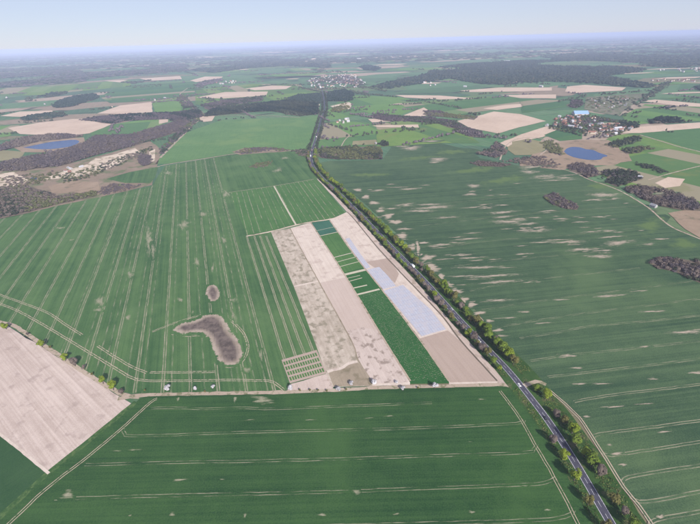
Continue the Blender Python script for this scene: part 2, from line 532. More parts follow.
tp = patch_mat('left', 'worn', 0.4, 3.0, AZ1, 0.85)
for cx, cy, rx, ry in [(100, 301, 9, 5), (149, 240, 6, 16), (153, 250, 4, 8), (98, 310, 6, 3), (60, 228, 5, 1.6), (72, 240, 4, 1.2), (168, 173, 5, 3),
                       (247, 370, 7, 3), (261, 355, 3.5, 6), (193, 312, 2, 3), (184, 225, 9, 5), (203, 214, 7, 3), (197, 262, 4, 6), (233, 300, 5, 3), (213, 268, 2, 6),
                       (278, 170, 6, 3), (285, 158, 5, 2), (206, 290, 2.5, 5), (224, 240, 3, 5), (130, 275, 4, 5), (234, 316, 3, 8), (180, 300, 3, 3), (226, 194, 6, 4), (128, 318, 4, 3)]:
    soil_patch(f_left, cx, cy, rx, ry, tp, 3)
# the two dried-out hollows
def hollow(poly_px, name, rimw):
    """bare ground of a dried-out hollow: soft edge, darker middle"""
    n = NT('dry_hollow')
    c, fine = field_color(n, FIELDS['left'])
    no = n.noise(n.pos(), 1 / 9.0, detail=5, rough=0.65)
    sc = n.noise(n.rot(AZ1), 1 / 2.0, 1 / 14.0, detail=3)
    m = n.math('ADD', n.attr('cover'), n.math('ADD', n.math('MULTIPLY_ADD', no, 0.5, -0.25), n.math('MULTIPLY_ADD', sc, 0.3, -0.15)))
    ring = n.mix(n.remap(no, 0.35, 0.65), (0.25, 0.20, 0.155), (0.34, 0.28, 0.225))
    inner = n.mix(n.remap(no, 0.35, 0.65), (0.075, 0.060, 0.053), (0.15, 0.118, 0.102))
    col = n.mix(n.remap(m, 0.10, 0.24), c, ring)
    col = n.mix(n.remap(m, 0.28, 0.80), col, inner)
    n.color(col); n.bump(fine, 0.4, 0.3)
    P = smooth_path(GP(poly_px + [poly_px[0]]), 4)[:-1]
    lo, hi = P.min(0) - 2, P.max(0) + 2
    st = 2.0
    xs, ys = np.arange(lo[0], hi[0], st), np.arange(lo[1], hi[1], st)
    gx, gy = np.meshgrid(xs, ys); q = np.column_stack([gx.ravel(), gy.ravel()])
    ins = in_poly(q, P)
    d = np.min(np.linalg.norm(q[:, None] - P[None], axis=2), axis=1) * np.where(ins, 1, -1)
    cov = np.clip(d / rimw, -0.4, 1.0)
    w = len(xs)
    F = [(j * w + i, j * w + i + 1, (j + 1) * w + i + 1, (j + 1) * w + i) for j in range(len(ys) - 1) for i in range(w - 1)]
    F = [f for f in F if max(d[list(f)]) > -3]
    V = np.column_stack([q, [lz(5, np.hypot(*p)) for p in q]])
    link(name, raw_mesh(name, V, F, n.mat, {'cover': cov}), f_left)
hollow([(171, 331), (180, 323.5), (195, 320), (205, 315), (217, 314), (225, 319), (231, 330), (240, 340), (244, 351), (241, 362), (230, 366), (219, 363), (213, 352), (207, 338), (198, 333), (183, 334.5)], 'dry_hollow', 13)
hollow([(205, 294), (207, 287), (213, 284.5), (219, 288), (220.5, 296), (216, 301.5), (209, 301)], 'dry_hollow', 10)

# --- block of thinner drilled trials above the cross track
blk = sheet('trial_block', [(229.5, 192.5), (274, 186), (313, 179.5), (317, 180), (345, 213), (329.6, 218.5), (310.7, 221.5), (295, 224.5), (271, 230.5), (247, 235)],
            field_mat('trial'), 2, 'fresh green trial block above the pale cross track beside the road')
BP = GP([(229.5, 192.5), (274, 186), (313, 179.5), (345, 213), (329.6, 218.5), (295, 224.5), (247, 235)])
tt = patch_mat('trial', 'worn', 0.3, 3.0, AZS, 1.0)
for xx in np.arange(237, 345, 6.2):
    a, b = along(xx, 218, AZS, -80, 160)
    tracks(blk, clip_line(a, b, BP), tt, 3, 0, 0.8, cover=float(rng.uniform(0.35, 0.6)))
tracks(blk, [px_path([(274, 186), (285, 206), (296, 225)])], patch_mat('trial', 'pale', 0.2, 3, None, 1.2), 3.5, 0, 2.6, name='pale_path', cover=1.0)
tracks(blk, [px_path([(229, 192.5), (274, 186), (314, 179.3)])], patch_mat('trial', 'tan', 0.3, 3, None, 1.0), 3.5, 1.6, 0.8, name='pale_path', cover=0.75)

# --- trial strips
S1 = [(271, 232), (290, 228.3), (312.4, 270), (337, 314.6), (352.7, 343.8), (358, 361), (370, 379), (373, 386), (333, 387), (326, 374), (317, 348), (293.6, 286)]
s1 = sheet('trial_strip', S1, field_mat('sparse'), 2, 'leftmost bare trial strip, sandy with sparse olive weeds')
sheet('soil_plot', [(328, 371.5), (340, 368), (357.5, 361.5), (369, 379), (372, 385.5), (333.5, 386.5)], field_mat('olivesoil'), 3, '', parent=s1)
S2 = [(290, 228.3), (310.7, 222.6), (344, 274), (378, 330), (410, 382.5), (410, 385), (373, 386), (370, 379), (358, 361), (352.7, 343.8), (337, 314.6), (312.4, 270)]
s2 = sheet('trial_strip', S2, field_mat('pinkstrip'), 2.2, 'pale pink bare trial strip between weedy strip and green strip')
sheet('soil_plot', [(319.5, 283), (345.5, 277.5), (378, 330), (363, 327.5), (346.5, 331)], field_mat('roseplain'), 3, '', parent=s2)
sheet('soil_plot', [(346.5, 331), (363, 327.5), (378, 330), (409, 382), (372, 384), (358, 361), (352, 343.8)], field_mat('scribble'), 3.2, '', parent=s2)
S3 = [(310.7, 222.6), (329.6, 220), (338, 232), (352.6, 252.7), (364.6, 268), (381.5, 289), (419, 338.7), (449, 382), (449, 383.5), (410, 384), (410, 382.5), (378, 330), (344, 274)]
s3 = sheet('trial_strip', S3, field_mat('trialdark'), 2.4, 'dark green planted trial strip divided by pale cross paths')
sheet('crop_plot', [(311.2, 223), (329.4, 220.4), (337.4, 231.6), (319, 235.6)], field_mat('bluegreen'), 3, '', parent=s3)
sheet('crop_plot', [(319.4, 236.8), (338.4, 232.6), (352, 252.2), (332.6, 257.2)], field_mat('trial'), 3, '', parent=s3)
sheet('crop_plot', [(333.4, 258.4), (353, 253.4), (364, 267.6), (343.2, 273)], field_mat('trial'), 3, '', parent=s3)
pale_on = patch_mat('trialdark', 'pale', 0.2, 3, None, 1.2)
for P, w in (([(318.8, 236.3), (338.2, 232)], 1.8), ([(333, 257.8), (352.8, 252.8)], 1.8), ([(343.6, 275), (366, 269.6)], 4.6), ([(356, 295), (379.5, 289.3)], 3.0), ([(352.5, 288.5), (367, 285.2)], 2.0),
             ([(336, 262.5), (356, 257)], 1.2), ([(339, 267), (359.5, 261.5)], 1.2), ([(316, 231), (334, 227)], 0.8), ([(349, 281.5), (362, 278)], 1.2), ([(347, 278.5), (360, 275.5)], 0.9)):
    tracks(s3, [GP(P)], pale_on, 4, 0, w, name='pale_path', cover=1.0)
# little gaps in the plant rows of the long green plot
def row_gaps():
    poly = GP([(357, 296.5), (380.5, 290.5), (418, 339), (447.5, 381), (411, 381.5), (378.5, 330)])
    c = poly.mean(0); v = np.array([math.sin(AZS), math.cos(AZS)]); u = np.array([v[1], -v[0]])
    parts = []
    for i in range(-76, 77):
        for j in range(-30, 31):
            if rng.random() > 0.66: continue
            q = c + v * (i * 2.4 + rng.normal(0, 0.2)) + u * (j * 1.9 + rng.normal(0, 0.25))
            if not in_poly(q[None], poly)[0]: continue
            L = rng.uniform(0.2, 0.75); w = rng.uniform(0.08, 0.18)
            z = lz(4, np.hypot(*q))
            pts = [q + u * a * L + v * b * w for a, b in ((-1, -1), (1, -1), (1, 1), (-1, 1))]
            parts.append((np.array([(p[0], p[1], z) for p in pts]), np.array([(0, 1, 2, 3)])))
    V, F = merge(parts)
    o = link('row_gap', raw_mesh('row_gap', V, F, field_mat('tansoil')), s3); o['kind'] = 'stuff'
row_gaps()
S4 = [(329.6, 220), (347, 212), (354, 219), (376.7, 246.7), (401, 273), (440.7, 314.6), (460, 340), (497, 381.5), (498, 384), (449, 384.5), (449, 382), (419, 338.7), (381.5, 289), (364.6, 268), (352.6, 252.7), (338, 232)]
s4 = sheet('trial_strip', S4, field_mat('pinkstrip'), 2.6, 'wide beige trial strip partly under pale lavender covers')
sheet('soil_plot', [(420, 338.5), (447.5, 330.5), (459.5, 340.5), (496, 381.5), (450, 382.5)], field_mat('tansoil'), 3.2, '', parent=s4)
sheet('soil_plot', [(366, 262), (389, 258), (399, 274), (395, 283), (378, 270)], field_mat('tansoil'), 3.1, '', parent=s4)

def cover_mat():
    n = NT('fleece_cover')
    Q = n.rot(AZS)
    b = n.new('ShaderNodeTexBrick')
    b.inputs['Scale'].default_value = 1.0; b.inputs['Mortar Size'].default_value = 0.28
    b.inputs['Brick Width'].default_value = 3.2; b.inputs['Row Height'].default_value = 8.0
    b.inputs['Color1'].default_value = (0.355, 0.37, 0.43, 1); b.inputs['Color2'].default_value = (0.40, 0.41, 0.465, 1); b.inputs['Mortar'].default_value = (0.31, 0.295, 0.34, 1)
    b.offset = 0
    n.l(Q, b.inputs['Vector'])
    w = n.noise(n.pos(), 1 / 6.0, detail=5, rough=0.7)
    n.color(n.mix(n.remap(w, 0.40, 0.62, 0, 0.85), b.outputs[0], (0.40, 0.375, 0.40)))
    n.bsdf.inputs['Roughness'].default_value = 0.6
    n.bump(w, 0.5, 0.3)
    return n.mat
cm = cover_mat()
def cover(poly, label):
    P = GP(poly)
    z = lz(4, np.hypot(*P.mean(0)))
    n = len(P)
    V = [(*p, z + 0.12) for p in P] + [(*p, z - 0.02) for p in P]
    F = [list(range(n))] + [[i, i + n, (i + 1) % n + n, (i + 1) % n] for i in range(n)]
    o = link('fleece_cover', py_mesh('fleece_cover', V, F, cm))
    if o.data.polygons[0].normal.z < 0: o.data.flip_normals()
    props(o, label, 'crop cover', 'fleece covers on the wide trial strip')
cover([(345.5, 239), (349.5, 238), (360, 253.5), (370.5, 267.5), (365.8, 269), (354, 253)], 'narrow lavender fleece cover at the far end of the wide strip')
cover([(367, 270), (379, 267), (388, 276), (396, 286), (383, 289.5), (378, 283)], 'middle lavender fleece cover, shorter than the largest one')
cover([(383.5, 291), (403, 285), (416, 297), (431, 310), (446, 329.5), (421.5, 336.5), (404, 315)], 'largest lavender fleece cover on the wide beige strip')

S5 = [(316.5, 178.5), (323, 180.5), (352, 208), (385, 244.5), (410, 271), (440, 303), (470, 334.5), (495, 360), (513, 383), (505, 385), (498, 383), (460, 340), (440.7, 314.6), (401, 273), (376.7, 246.7), (354, 219), (346, 211)]
s5 = sheet('field_margin', S5, field_mat('margin'), 2.8, 'pale bare margin between trial strips and roadside trees', 'margin', 0.5)
tracks(s4, [px_path([(347, 212), (354, 219), (376.7, 246.7), (401, 273), (440.7, 314.6), (460, 340), (497, 381)])], field_mat('floor'), 4, 0, 1.1, name='furrow')
tracks(s1, [px_path([(290, 228.3), (312.4, 270), (337, 314.6), (352.7, 343.8), (358, 360), (370, 379), (372, 384)])], field_mat('olivesoil'), 4, 0, 0.9, name='furrow')
tracks(s3, [px_path([(310.7, 222.6), (344, 274), (378, 330), (410, 381)]), px_path([(329.6, 220), (338, 232), (352.6, 252.7), (364.6, 268), (381.5, 289), (419, 338.7), (449, 381)])], field_mat('track'), 4.4, 0, 1.3, name='plot_edge')
tracks(s1, [GP([(294, 286.5), (319.5, 281)]), px_path([(327.5, 372), (333, 370), (341, 368.5), (348, 364), (357.5, 361.5)], 3)], field_mat('pinkstrip'), 4, 0, 3.0, name='pale_path')
# nursery grid of small plots
grid = sheet('nursery_plots', [(281.5, 360), (316.7, 350), (326.5, 373.5), (290, 383.5)], field_mat('tansoil'), 3, 'small nursery grid of four rows of green plots below left strip', 'trial plots')
def nursery():
    A, B, C, D = [np.array(G(*p).xy) for p in ((282.5, 361.6), (316.2, 352), (325.6, 372.8), (290.6, 382.2))]
    parts = []
    for r in range(4):
        for c in range(14):
            u0, u1 = (c + 0.12) / 14, (c + 0.80) / 14
            v0, v1 = (r + 0.12) / 4, (r + 0.80) / 4
            def bl(u, v): return (A * (1 - u) + B * u) * (1 - v) + (D * (1 - u) + C * u) * v
            q = [bl(u0, v0), bl(u1, v0), bl(u1, v1), bl(u0, v1)]
            V = np.array([(*p, lz(4.5, np.hypot(*p))) for p in q])
            F = np.array([(3, 2, 1, 0)])
            parts.append((V, F))
    V, F = merge(parts)
    o = link('crop_plot', raw_mesh('crop_plot', V, F, field_mat('trial')), grid); o['kind'] = 'stuff'
nursery()
sheet('bare_corner', [(291, 384), (326.5, 374), (333, 386.5), (333, 389), (287, 391)], field_mat('margin'), 3, 'bare corner of soil between nursery grid and farm track', 'soil', 0.4)

# --- fields at the bottom
PINK = [(-70, 285), (-12, 320), (8, 326), (133, 404.5), (48.4, 474), (0, 434), (-80, 372)]
f_pink = sheet('bare_field', PINK, field_mat('pink'), 1.3, 'bare pinkish field with faint harrow lines at left edge', 'field', 0.3)
BOT = [(133, 405), (140, 398.5), (150, 395.5), (285, 393), (370, 389), (500, 385), (512, 387), (530, 408), (546, 430), (562, 453), (590, 496), (612, 530), (680, 640), (300, 700), (-200, 640), (-60, 562), (48.4, 474)]
f_bot = sheet('crop_field', BOT, field_mat('bottom'), 1, 'dark green cereal field filling the foreground below the farm track')
f_cor = sheet('crop_field', [(0, 434), (48.4, 474), (-60, 562), (-200, 640), (-160, 440), (-80, 372)], field_mat('corner'), 1.1, 'bluish green field corner below bare pinkish field')
tmb = patch_mat('bottom', 'worn', 0.3, 3.5, AZB, 1.0)
for P in ([(150, 408.5), (172, 408), (205, 409), (240, 408), (272, 409), (325, 407), (380, 405), (432, 403)], [(123, 429), (125, 434), (132, 436), (190, 434.5), (225, 433), (300, 431), (370, 429.5), (445, 427), (516, 423.5), (524, 420)],
          [(85, 465), (180, 462.5), (245, 461.5), (340, 459), (400, 457), (520, 453), (533, 450), (537, 444)], [(55, 499), (180, 495.5), (300, 493), (340, 492), (410, 489), (520, 485), (545, 483), (556, 478)],
          [(20, 533), (180, 530), (340, 526), (520, 521), (565, 517), (574, 510)]):
    tracks(f_bot, [px_path(P)], tmb, 3, 1.8, 0.42, cover=0.5)
tmb2 = patch_mat('bottom', 'tan', 0.3, 3.5, None, 1.0)
tracks(f_bot, [px_path([(157, 399), (150, 403), (120, 430), (90, 455), (45, 490), (12, 521), (-40, 568)])], tmb2, 3, 1.8, 0.5, cover=0.72)
tracks(f_bot, [px_path([(500, 391), (506, 399), (520, 418), (534, 443), (553.5, 476.5), (578, 524), (600, 570)])], tmb2, 3, 1.7, 0.38, cover=0.72)
tracks(f_bot, [px_path([(136, 402), (80, 448), (47, 474.5), (0, 517), (-40, 552)])], patch_mat('bottom', 'yellowgreen', 0.3, 4, None, 1.0), 3, 0, 3.0, name='field_edge', cover=0.42)
tracks(f_cor, [px_path([(49, 473.5), (25, 454), (0, 434), (-30, 410)])], field_mat('pinkstrip'), 3.5, 0, 1.2, name='field_edge')
bp = patch_mat('bottom', 'worn', 0.3, 2.5, AZB, 0.85)
for cx, cy, rx, ry in [(262, 400, 13, 6), (235, 399, 2, 5), (68, 495, 11, 6), (130, 516, 4, 1.6), (172, 515, 6, 2.5), (322, 515, 6, 2), (397, 514, 3.5, 1.6), (472, 512.5, 4.5, 2.2), (547, 510, 4, 1.8), (115, 451, 8, 1.4), (135, 450, 9, 1.3),
                       (250, 420, 9, 0.9), (310, 420, 7, 0.9), (370, 418, 8, 0.9), (470, 442, 4, 0.9), (180, 480, 10, 1.2), (222, 479.5, 4, 1.0), (245, 516, 3, 4), (356, 492, 7, 3), (481, 399.5, 5, 1.0), (178, 400, 2, 4), (390, 416, 9, 0.9), (525, 486, 5, 1)]:
    soil_patch(f_bot, cx, cy, rx, ry, bp, 4)

# --- the big field right of the road
RIGHT = [(318, 163), (330, 161), (382, 160), (392, 146), (440, 143), (470, 150), (480, 158), (520, 166), (564, 170), (589.5, 179), (620, 190.5), (646, 206), (669, 225), (700, 239), (800, 290),
         (900, 420), (900, 640), (700, 600), (668, 545), (651, 524), (638, 505), (623, 487), (605, 458.5), (579, 417), (548, 389), (513, 353), (487, 325), (470, 303), (440, 275), (415, 250), (391, 228), (364, 203), (345, 187), (328, 176), (322, 169)]
f_right = sheet('crop_field', RIGHT, field_mat('right'), 1, 'huge green cereal field with bare streaks right of the road')
RP = GP(RIGHT)
tmr = patch_mat('right', 'worn', 0.3, 3.5, AZR, 1.0)
rlines = [[(574, 402), (585, 399.5), (620, 394), (672, 388), (760, 377)], [(594, 437), (600, 434), (650, 427.5), (700, 421), (780, 411)], [(602, 452), (611, 455.5), (650, 450), (700, 442), (780, 430)],
          [(622, 484), (625, 479), (640, 475), (700, 465.5), (780, 453)], [(630, 497), (640, 502), (665, 499), (700, 492), (780, 478)], [(650, 526), (655, 520), (700, 512), (780, 500)],
          [(530, 361), (570, 355), (620, 350), (700, 341), (780, 332)], [(520, 338.5), (560, 332), (592, 326), (650, 321), (720, 313)], [(548, 377), (600, 371), (660, 364), (740, 354)],
          [(498, 327), (560, 317), (620, 309), (700, 299)], [(482, 310), (540, 301), (620, 291), (700, 280)], [(470, 291), (520, 281), (568, 276), (640, 268)], [(455, 266), (480, 263), (530, 258), (600, 252)],
          [(445, 247), (500, 240), (560, 236), (640, 228)], [(560, 411), (574, 417), (590, 417)], [(400, 208), (440, 204), (520, 196), (600, 190)], [(420, 226), (480, 219), (560, 211), (640, 206)]]
for i, P in enumerate(rlines):
    tracks(f_right, [px_path(P)], tmr, 3, 1.8, 0.55, cover=0.60 if i < 6 else (0.48 if i < 9 else 0.42))
rp = patch_mat('right', 'pink', 0.34, 1.8, AZR, 0.84)
bare = [(405, 205, 13, 1.6), (434, 207.5, 19, 2.2), (420, 211, 15, 1.6), (438, 159.5, 11, 2), (411, 148, 13, 2.2), (487, 207.5, 8, 1.6), (502, 212.5, 14, 1.8), (508, 221.5, 15, 2.4), (503, 217, 11, 1.4), (440, 245, 13, 1.6), (467, 239, 14, 1.2), (474, 186, 8, 2), (470, 194.5, 9, 1.3),
        (530, 172, 10, 2), (545, 177, 16, 2.4), (560, 180, 16, 1.6), (532, 167, 12, 1.6), (604, 195, 16, 2.6), (612, 199, 8, 1.3), (533, 230, 15, 3.4), (528, 224, 10, 1.6), (567, 242, 18, 2.2), (583, 249.5, 15, 2.2), (600, 256.5, 14, 2.2), (618, 243, 17, 2.8), (606, 231, 12, 1.3), (523, 254, 8, 1.2), (648, 244.5, 10, 1.2),
        (609, 296, 15, 2.2), (653, 311.5, 13, 2), (688, 332, 16, 4), (567, 356, 11, 2.6), (577, 368, 5, 2), (697, 373, 7, 3), (490, 276, 24, 2.2), (500, 282, 22, 1.6), (498, 300.5, 19, 1.8), (480, 267.5, 26, 1.5), (600, 384, 9, 1.4), (579, 384, 8, 1.6), (460, 255, 12, 1.6), (470, 258, 14, 1.2),
        (617, 454, 8, 2.2), (624, 465, 5, 1.8), (614, 407, 10, 1.6), (587, 417, 4, 2), (609, 445, 4, 2), (653, 379, 6, 2), (645, 347, 9, 1.2), (524, 312, 7, 1.3), (500, 336, 10, 1.5), (507, 318, 10, 1.3), (533, 282, 8, 1.2), (545, 323, 9, 1.3), (640, 291, 9, 1), (560, 300, 10, 1),
        (378, 190.5, 8, 1.2), (410, 189, 14, 1.0), (455, 243, 9, 1.1), (590, 232, 8, 1), (561, 219, 9, 1), (580, 222, 8, 1), (548, 211, 9, 1), (660, 517, 3, 3), (600, 217, 8, 0.9), (645, 404, 9, 1), (665, 432, 8, 1)]
for i, (cx, cy, rx, ry) in enumerate(bare):
    soil_patch(f_right, cx, cy, rx * 1.35, ry * (1.15 if cy < 285 else 0.85), rp, 4)
    if cy > 285: continue
    for _ in range(2):
        k = rng.uniform(0.3, 0.7)
        soil_patch(f_right, cx + rng.normal(0, rx * 1.4), cy + rng.normal(0, 2.5 + ry), rx * k * 1.6, max(0.5, ry * k * 0.8), rp, 4.8)
# ragged bare headland along the roadside
rh = patch_mat('right', 'pink', 0.2, 4.0, AZR, 1.05)
for cx, cy, rx, ry in [(358, 190, 7, 2), (366, 197, 7, 2.5), (374, 203, 7, 3), (381, 210, 8, 3), (388, 216, 9, 3), (395, 222, 9, 3.5), (402, 236, 9, 4), (404, 229, 10, 2), (412, 247, 8, 4), (418, 256, 7, 6), (427, 258, 9, 5), (432, 268, 12, 6), (424, 243, 9, 2), (418, 248, 3, 10), (441, 277, 6, 5), (449, 285, 8, 4),
                       (457, 291, 8, 4), (464, 300, 8, 4), (472, 305, 8, 4), (480, 313, 7, 3), (489, 321, 6, 3), (498, 330, 7, 3)]:
    soil_patch(f_right, cx, cy, rx, ry, rh, 4.5)
ry_ = patch_mat('right', 'yellowgreen', 0.35, 20.0, None, 1.0)
for cx, cy, rx, ry in [(452, 152, 22, 4), (475, 170, 34, 4), (505, 180, 28, 5), (370, 175, 24, 3), (600, 186, 22, 4), (650, 225, 20, 9), (685, 244, 22, 8), (420, 158, 26, 3)]:
    soil_patch(f_right, cx, cy, rx, ry, ry_, 2, name='yellowish_patch')
# headland track beside the roadside trees
HT = px_path([(478, 316), (492, 331), (513, 354), (535, 377), (549, 390), (565, 404), (579.5, 418), (592, 437), (606, 459), (624, 487.5), (639, 506), (652, 525), (670, 552)])
tracks(f_right, [HT], patch_mat('right', 'tan', 0.25, 4, None, 1.1), 4.2, 1.7, 0.62, name='headland_track', cover=0.8)

# --- main road with verges
ROAD = px_path([(680, 640), (640, 573), (611, 524), (579, 469), (563.5, 444), (546.5, 418.7), (533, 401), (520.5, 385.3), (508, 370.4), (492.6, 354), (461.7, 321.6), (440, 297.6), (428.6, 284.8), (411.5, 267), (399, 254.4),
                (385, 240), (363, 216.8), (342, 196), (324, 179.5), (315.7, 170), (311.5, 161), (312, 150.6), (315.7, 138.6), (318.3, 130), (321, 119.5), (324.5, 109), (323.5, 97), (322, 89), (324, 80)])
def asphalt():
    n = NT('asphalt')
    v = n.noise(n.pos(), 1 / 3.0, detail=5)
    c = n.mix(v, (0.046, 0.045, 0.064), (0.085, 0.083, 0.108))
    n.color(c); n.bsdf.inputs['Roughness'].default_value = 0.75
    return n.mat
def paint():
    n = NT('road_paint')
    v = n.noise(n.pos(), 1 / 1.2, detail=4)
    n.color(n.mix(n.remap(v, 0.35, 0.6), (0.38, 0.38, 0.40), (0.68, 0.68, 0.70)))
    return n.mat
RN = len(ROAD)
# verges left and right, uneven outer edge
for side, nm, lab in ((-1, 'verge', 'narrow grassy verge on the left of the road'), (1, 'verge', 'wide grassy verge on the right of the road')):
    o1 = 12.5 if side < 0 else 24.0
    P = ROAD[ROAD[:, 1] < 1130]
    a, b = (-o1, -3.2) if side < 0 else (3.2, o1)
    V, F = ribbon_arrays(P, np.full(len(P), a), np.full(len(P), b), 5, 0.25)
    props(link(nm, raw_mesh(nm, V, F, field_mat('verge'))), lab, 'verge', kind='structure')
V, F = ribbon_arrays(ROAD, -3.45, 3.45, 6)
road = props(link('road', raw_mesh('road', V, F, asphalt())), 'straight two-lane asphalt road with white edge lines between trees', 'road', kind='structure')
pm = paint()
P = ROAD[ROAD[:, 1] < 1500]
for off in (-3.05, 3.05):
    V, F = ribbon_arrays(P, off - 0.14, off + 0.14, 6.6)
    link('edge_line', raw_mesh('edge_line', V, F, pm), road)
def dashes():
    s = np.concatenate([[0], np.cumsum(np.linalg.norm(np.diff(ROAD, axis=0), axis=1))])
    me = None
    k = 0
    for t in np.arange(2, s[-1], 9.0):
        a = np.array([np.interp(t, s, ROAD[:, i]) for i in (0, 1)]); b = np.array([np.interp(t + 4.5, s, ROAD[:, i]) for i in (0, 1)])
        if a[1] > 950: break
        V, F = ribbon_arrays(np.array([a, b]), -0.09, 0.09, 6.6)
        link('centre_dash', raw_mesh('centre_dash', V, F, pm), road)
dashes()

# --- farm tracks
def dirt(pts, w, label, layer=5, mat='track'):
    P = px_path(pts); w = w * 1.35
    V, F = ribbon_arrays(P, np.full(len(P), -w / 2), np.full(len(P), w / 2), layer, w * 0.06)
    return props(link('dirt_track', raw_mesh('dirt_track', V, F, field_mat(mat))), label, 'track', kind='structure')
dirt([(118, 399), (133, 396.5), (150, 395), (210, 393.7), (285, 392.3), (340, 390), (372, 388), (430, 386.5), (497, 385), (508, 386), (519, 388)], 3.2, 'farm track running along the lower edge of the trial strips')
dirt([(-20, 316), (0, 322), (14, 326), (40, 343), (70, 363), (100, 382), (124, 395), (140, 397)], 3.4, 'rough grassy track between bare field and cereal field', 5, 'track')
dirt([(246.5, 236.3), (271, 231.6), (295, 225.4), (310.7, 222.2), (329.6, 219.4), (348, 214.5)], 3.0, 'pale cross track above the trial strips', 5, 'sand')
dirt([(157, 167), (170, 164), (200, 159.5), (232, 154.3), (262, 150.5), (291, 150.8), (311, 151)], 4.0, 'field track with scrub along the top of the cereal field', 5)
dirt([(524, 386), (536, 381.5), (546, 385)], 3.4, 'short field access on the right of the road', 6)

# ------------------------------------------------------------------ middle distance: fields, lakes
OPEN_LAND = []
def fld(key, pts, layer, label, name=None, cat='field', edge=1.0):
    if key in ('beige', 'sand'): OPEN_LAND.append(GP(pts))
    return sheet(name or ('bare_field' if key in ('beige', 'sand', 'pink') else 'crop_field'), pts, field_mat(key), layer, label, cat, edge)

fld('upper', [(155, 164), (170, 146), (185, 133), (221.5, 120), (278, 118), (300, 117), (319, 115.5), (317, 130), (313, 142), (310, 150), (291, 150.3), (255, 150), (232, 153.8), (170, 163.5)], 1, 'broad bluish green field behind the tramlined cereal field')
fld('fresh', [(322, 124), (340, 121), (375, 123), (377, 146), (340, 148), (318, 150), (316, 140)], 1, 'bright green field right of the road before the wood strip')
fld('meadow', [(376, 123.5), (410, 120), (455, 122), (480, 143), (440, 143), (392, 146), (377, 147)], 1, 'mottled green meadow field above the big right field')
fld('fresh', [(340, 100), (352, 95), (400, 97), (430, 103), (400, 115), (365, 113), (345, 118), (328, 120), (328, 110)], 1, 'light green field right of the road below the village')
fld('deep', [(400, 100), (460, 96), (520, 97), (520, 106), (490, 110), (455, 117), (420, 113), (405, 108)], 1.1, 'dark green fields left of the large beige field')
fld('beige', [(457, 121), (494, 111.5), (520, 114), (546, 121), (520, 127), (498, 133.5), (470, 128)], 2, 'large beige ploughed field left of the lakeside village')
fld('beige', [(500, 143), (522, 134), (546, 126.5), (560, 128), (543, 137), (520, 141), (508, 147)], 2, 'smaller beige ploughed field below the large one')
fld('olive', [(508, 150), (512, 141.5), (528, 138.5), (543, 142), (545, 150), (530, 155), (515, 155)], 2.4, 'rounded olive rough field ringed by pale track', edge=4)
fld('deep', [(544, 135), (560, 128.5), (583, 131), (582, 139), (560, 141)], 2.2, 'small dark green field between beige field and lake')
fld('reed', [(522, 160), (548, 150), (552, 143), (590, 140), (608, 140), (620, 150), (632, 161), (615, 165), (585, 166), (560, 170), (520, 166)], 2, 'brown reed bed surrounding the blue lake', 'reed_bed', 'reed bed', 5)
fld('meadow', [(600, 143), (612, 136), (640, 132), (700, 129), (720, 160), (720, 215), (700, 213), (668, 205), (640, 192), (600, 175), (590, 168), (632, 161), (618, 150)], 1.4, 'bright green meadows right of the lake')
fld('deep', [(640, 134), (700, 126), (730, 140), (730, 158), (700, 152), (668, 142)], 2, 'darker green field at the right edge beyond the meadows')
fld('reed', [(668, 213), (685, 210), (700, 211), (760, 240), (760, 275), (700, 238), (685, 229)], 2, 'brown rough grass at right edge below the woods')
fld('beige', [(655, 183), (668, 177), (685, 179), (680, 186), (665, 188)], 2.2, 'small worn beige patch in the meadows', edge=0.6)
fld('beige', [(621, 133), (640, 126.5), (700, 122.5), (720, 123), (720, 126), (690, 129), (640, 133)], 2.3, 'beige strip field right of the lakeside village')
fld('fresh', [(622, 116), (645, 104), (700, 107), (720, 110), (720, 121), (680, 121), (640, 124), (628, 123)], 1.4, 'bright green field right of the tree-lined lane')
fld('beige', [(641, 101), (655, 99.5), (700, 103.5), (720, 104.5), (720, 107.5), (680, 106)], 2.2, 'thin beige field at right edge behind bright green field')
fld('garden', [(586, 97), (646, 93), (640, 99), (618, 115.5), (600, 113), (584, 109)], 2, 'mottled allotment gardens behind the lakeside village', 'allotments', 'allotments')
fld('beige', [(565, 91.5), (567, 86.5), (585, 84.8), (626, 87.5), (622, 90.5), (575, 93)], 2, 'pale beige field at the foot of the large forest')
fld('beige', [(460, 90.5), (500, 87.5), (552, 87.5), (552, 90.5), (520, 91.5), (470, 92)], 2, 'long thin beige field left of the forest foot field')
fld('beige', [(500, 95), (556, 94.5), (556, 98.5), (520, 98)], 2, 'thin beige strip left of the allotments')
fld('beige', [(395, 95), (440, 95.5), (478, 98.5), (440, 99.4), (405, 97.5)], 2, 'narrow beige strip in the middle green fields')
fld('beige', [(483, 108.5), (505, 104.8), (524, 103.5), (524, 106.5), (497, 110)], 2, 'slim beige field above the large beige field')
fld('deep', [(520, 99), (560, 100), (575, 105), (545, 110), (522, 113)], 2, 'dark green field left of the lakeside village')
fld('beige', [(403, 115.5), (424, 107.5), (428, 110), (432, 115), (415, 117)], 2, 'beige corner field above the brown hedgerow wood')
fld('beige', [(368, 119), (392, 117.8), (400, 121), (372, 122.4)], 2, 'thin beige strip below the brown hedgerow wood')
fld('beige', [(372, 125.5), (418, 124.5), (419, 127.5), (378, 127)], 2.1, 'thin beige headland above the mottled meadow')
fld('olive', [(353, 141), (376, 139.6), (377, 144.5), (352, 145)], 2.1, 'small brownish plot beside the round tree')
fld('sand', [(330, 106), (349, 102), (352, 104), (350, 109), (338, 110)], 2.2, 'pale sandy plot right of the road by the conifers')
fld('sand', [(304, 103), (320, 104), (318.5, 108.7), (306, 108)], 2.2, 'pale sandy plot left of the road by the conifers')
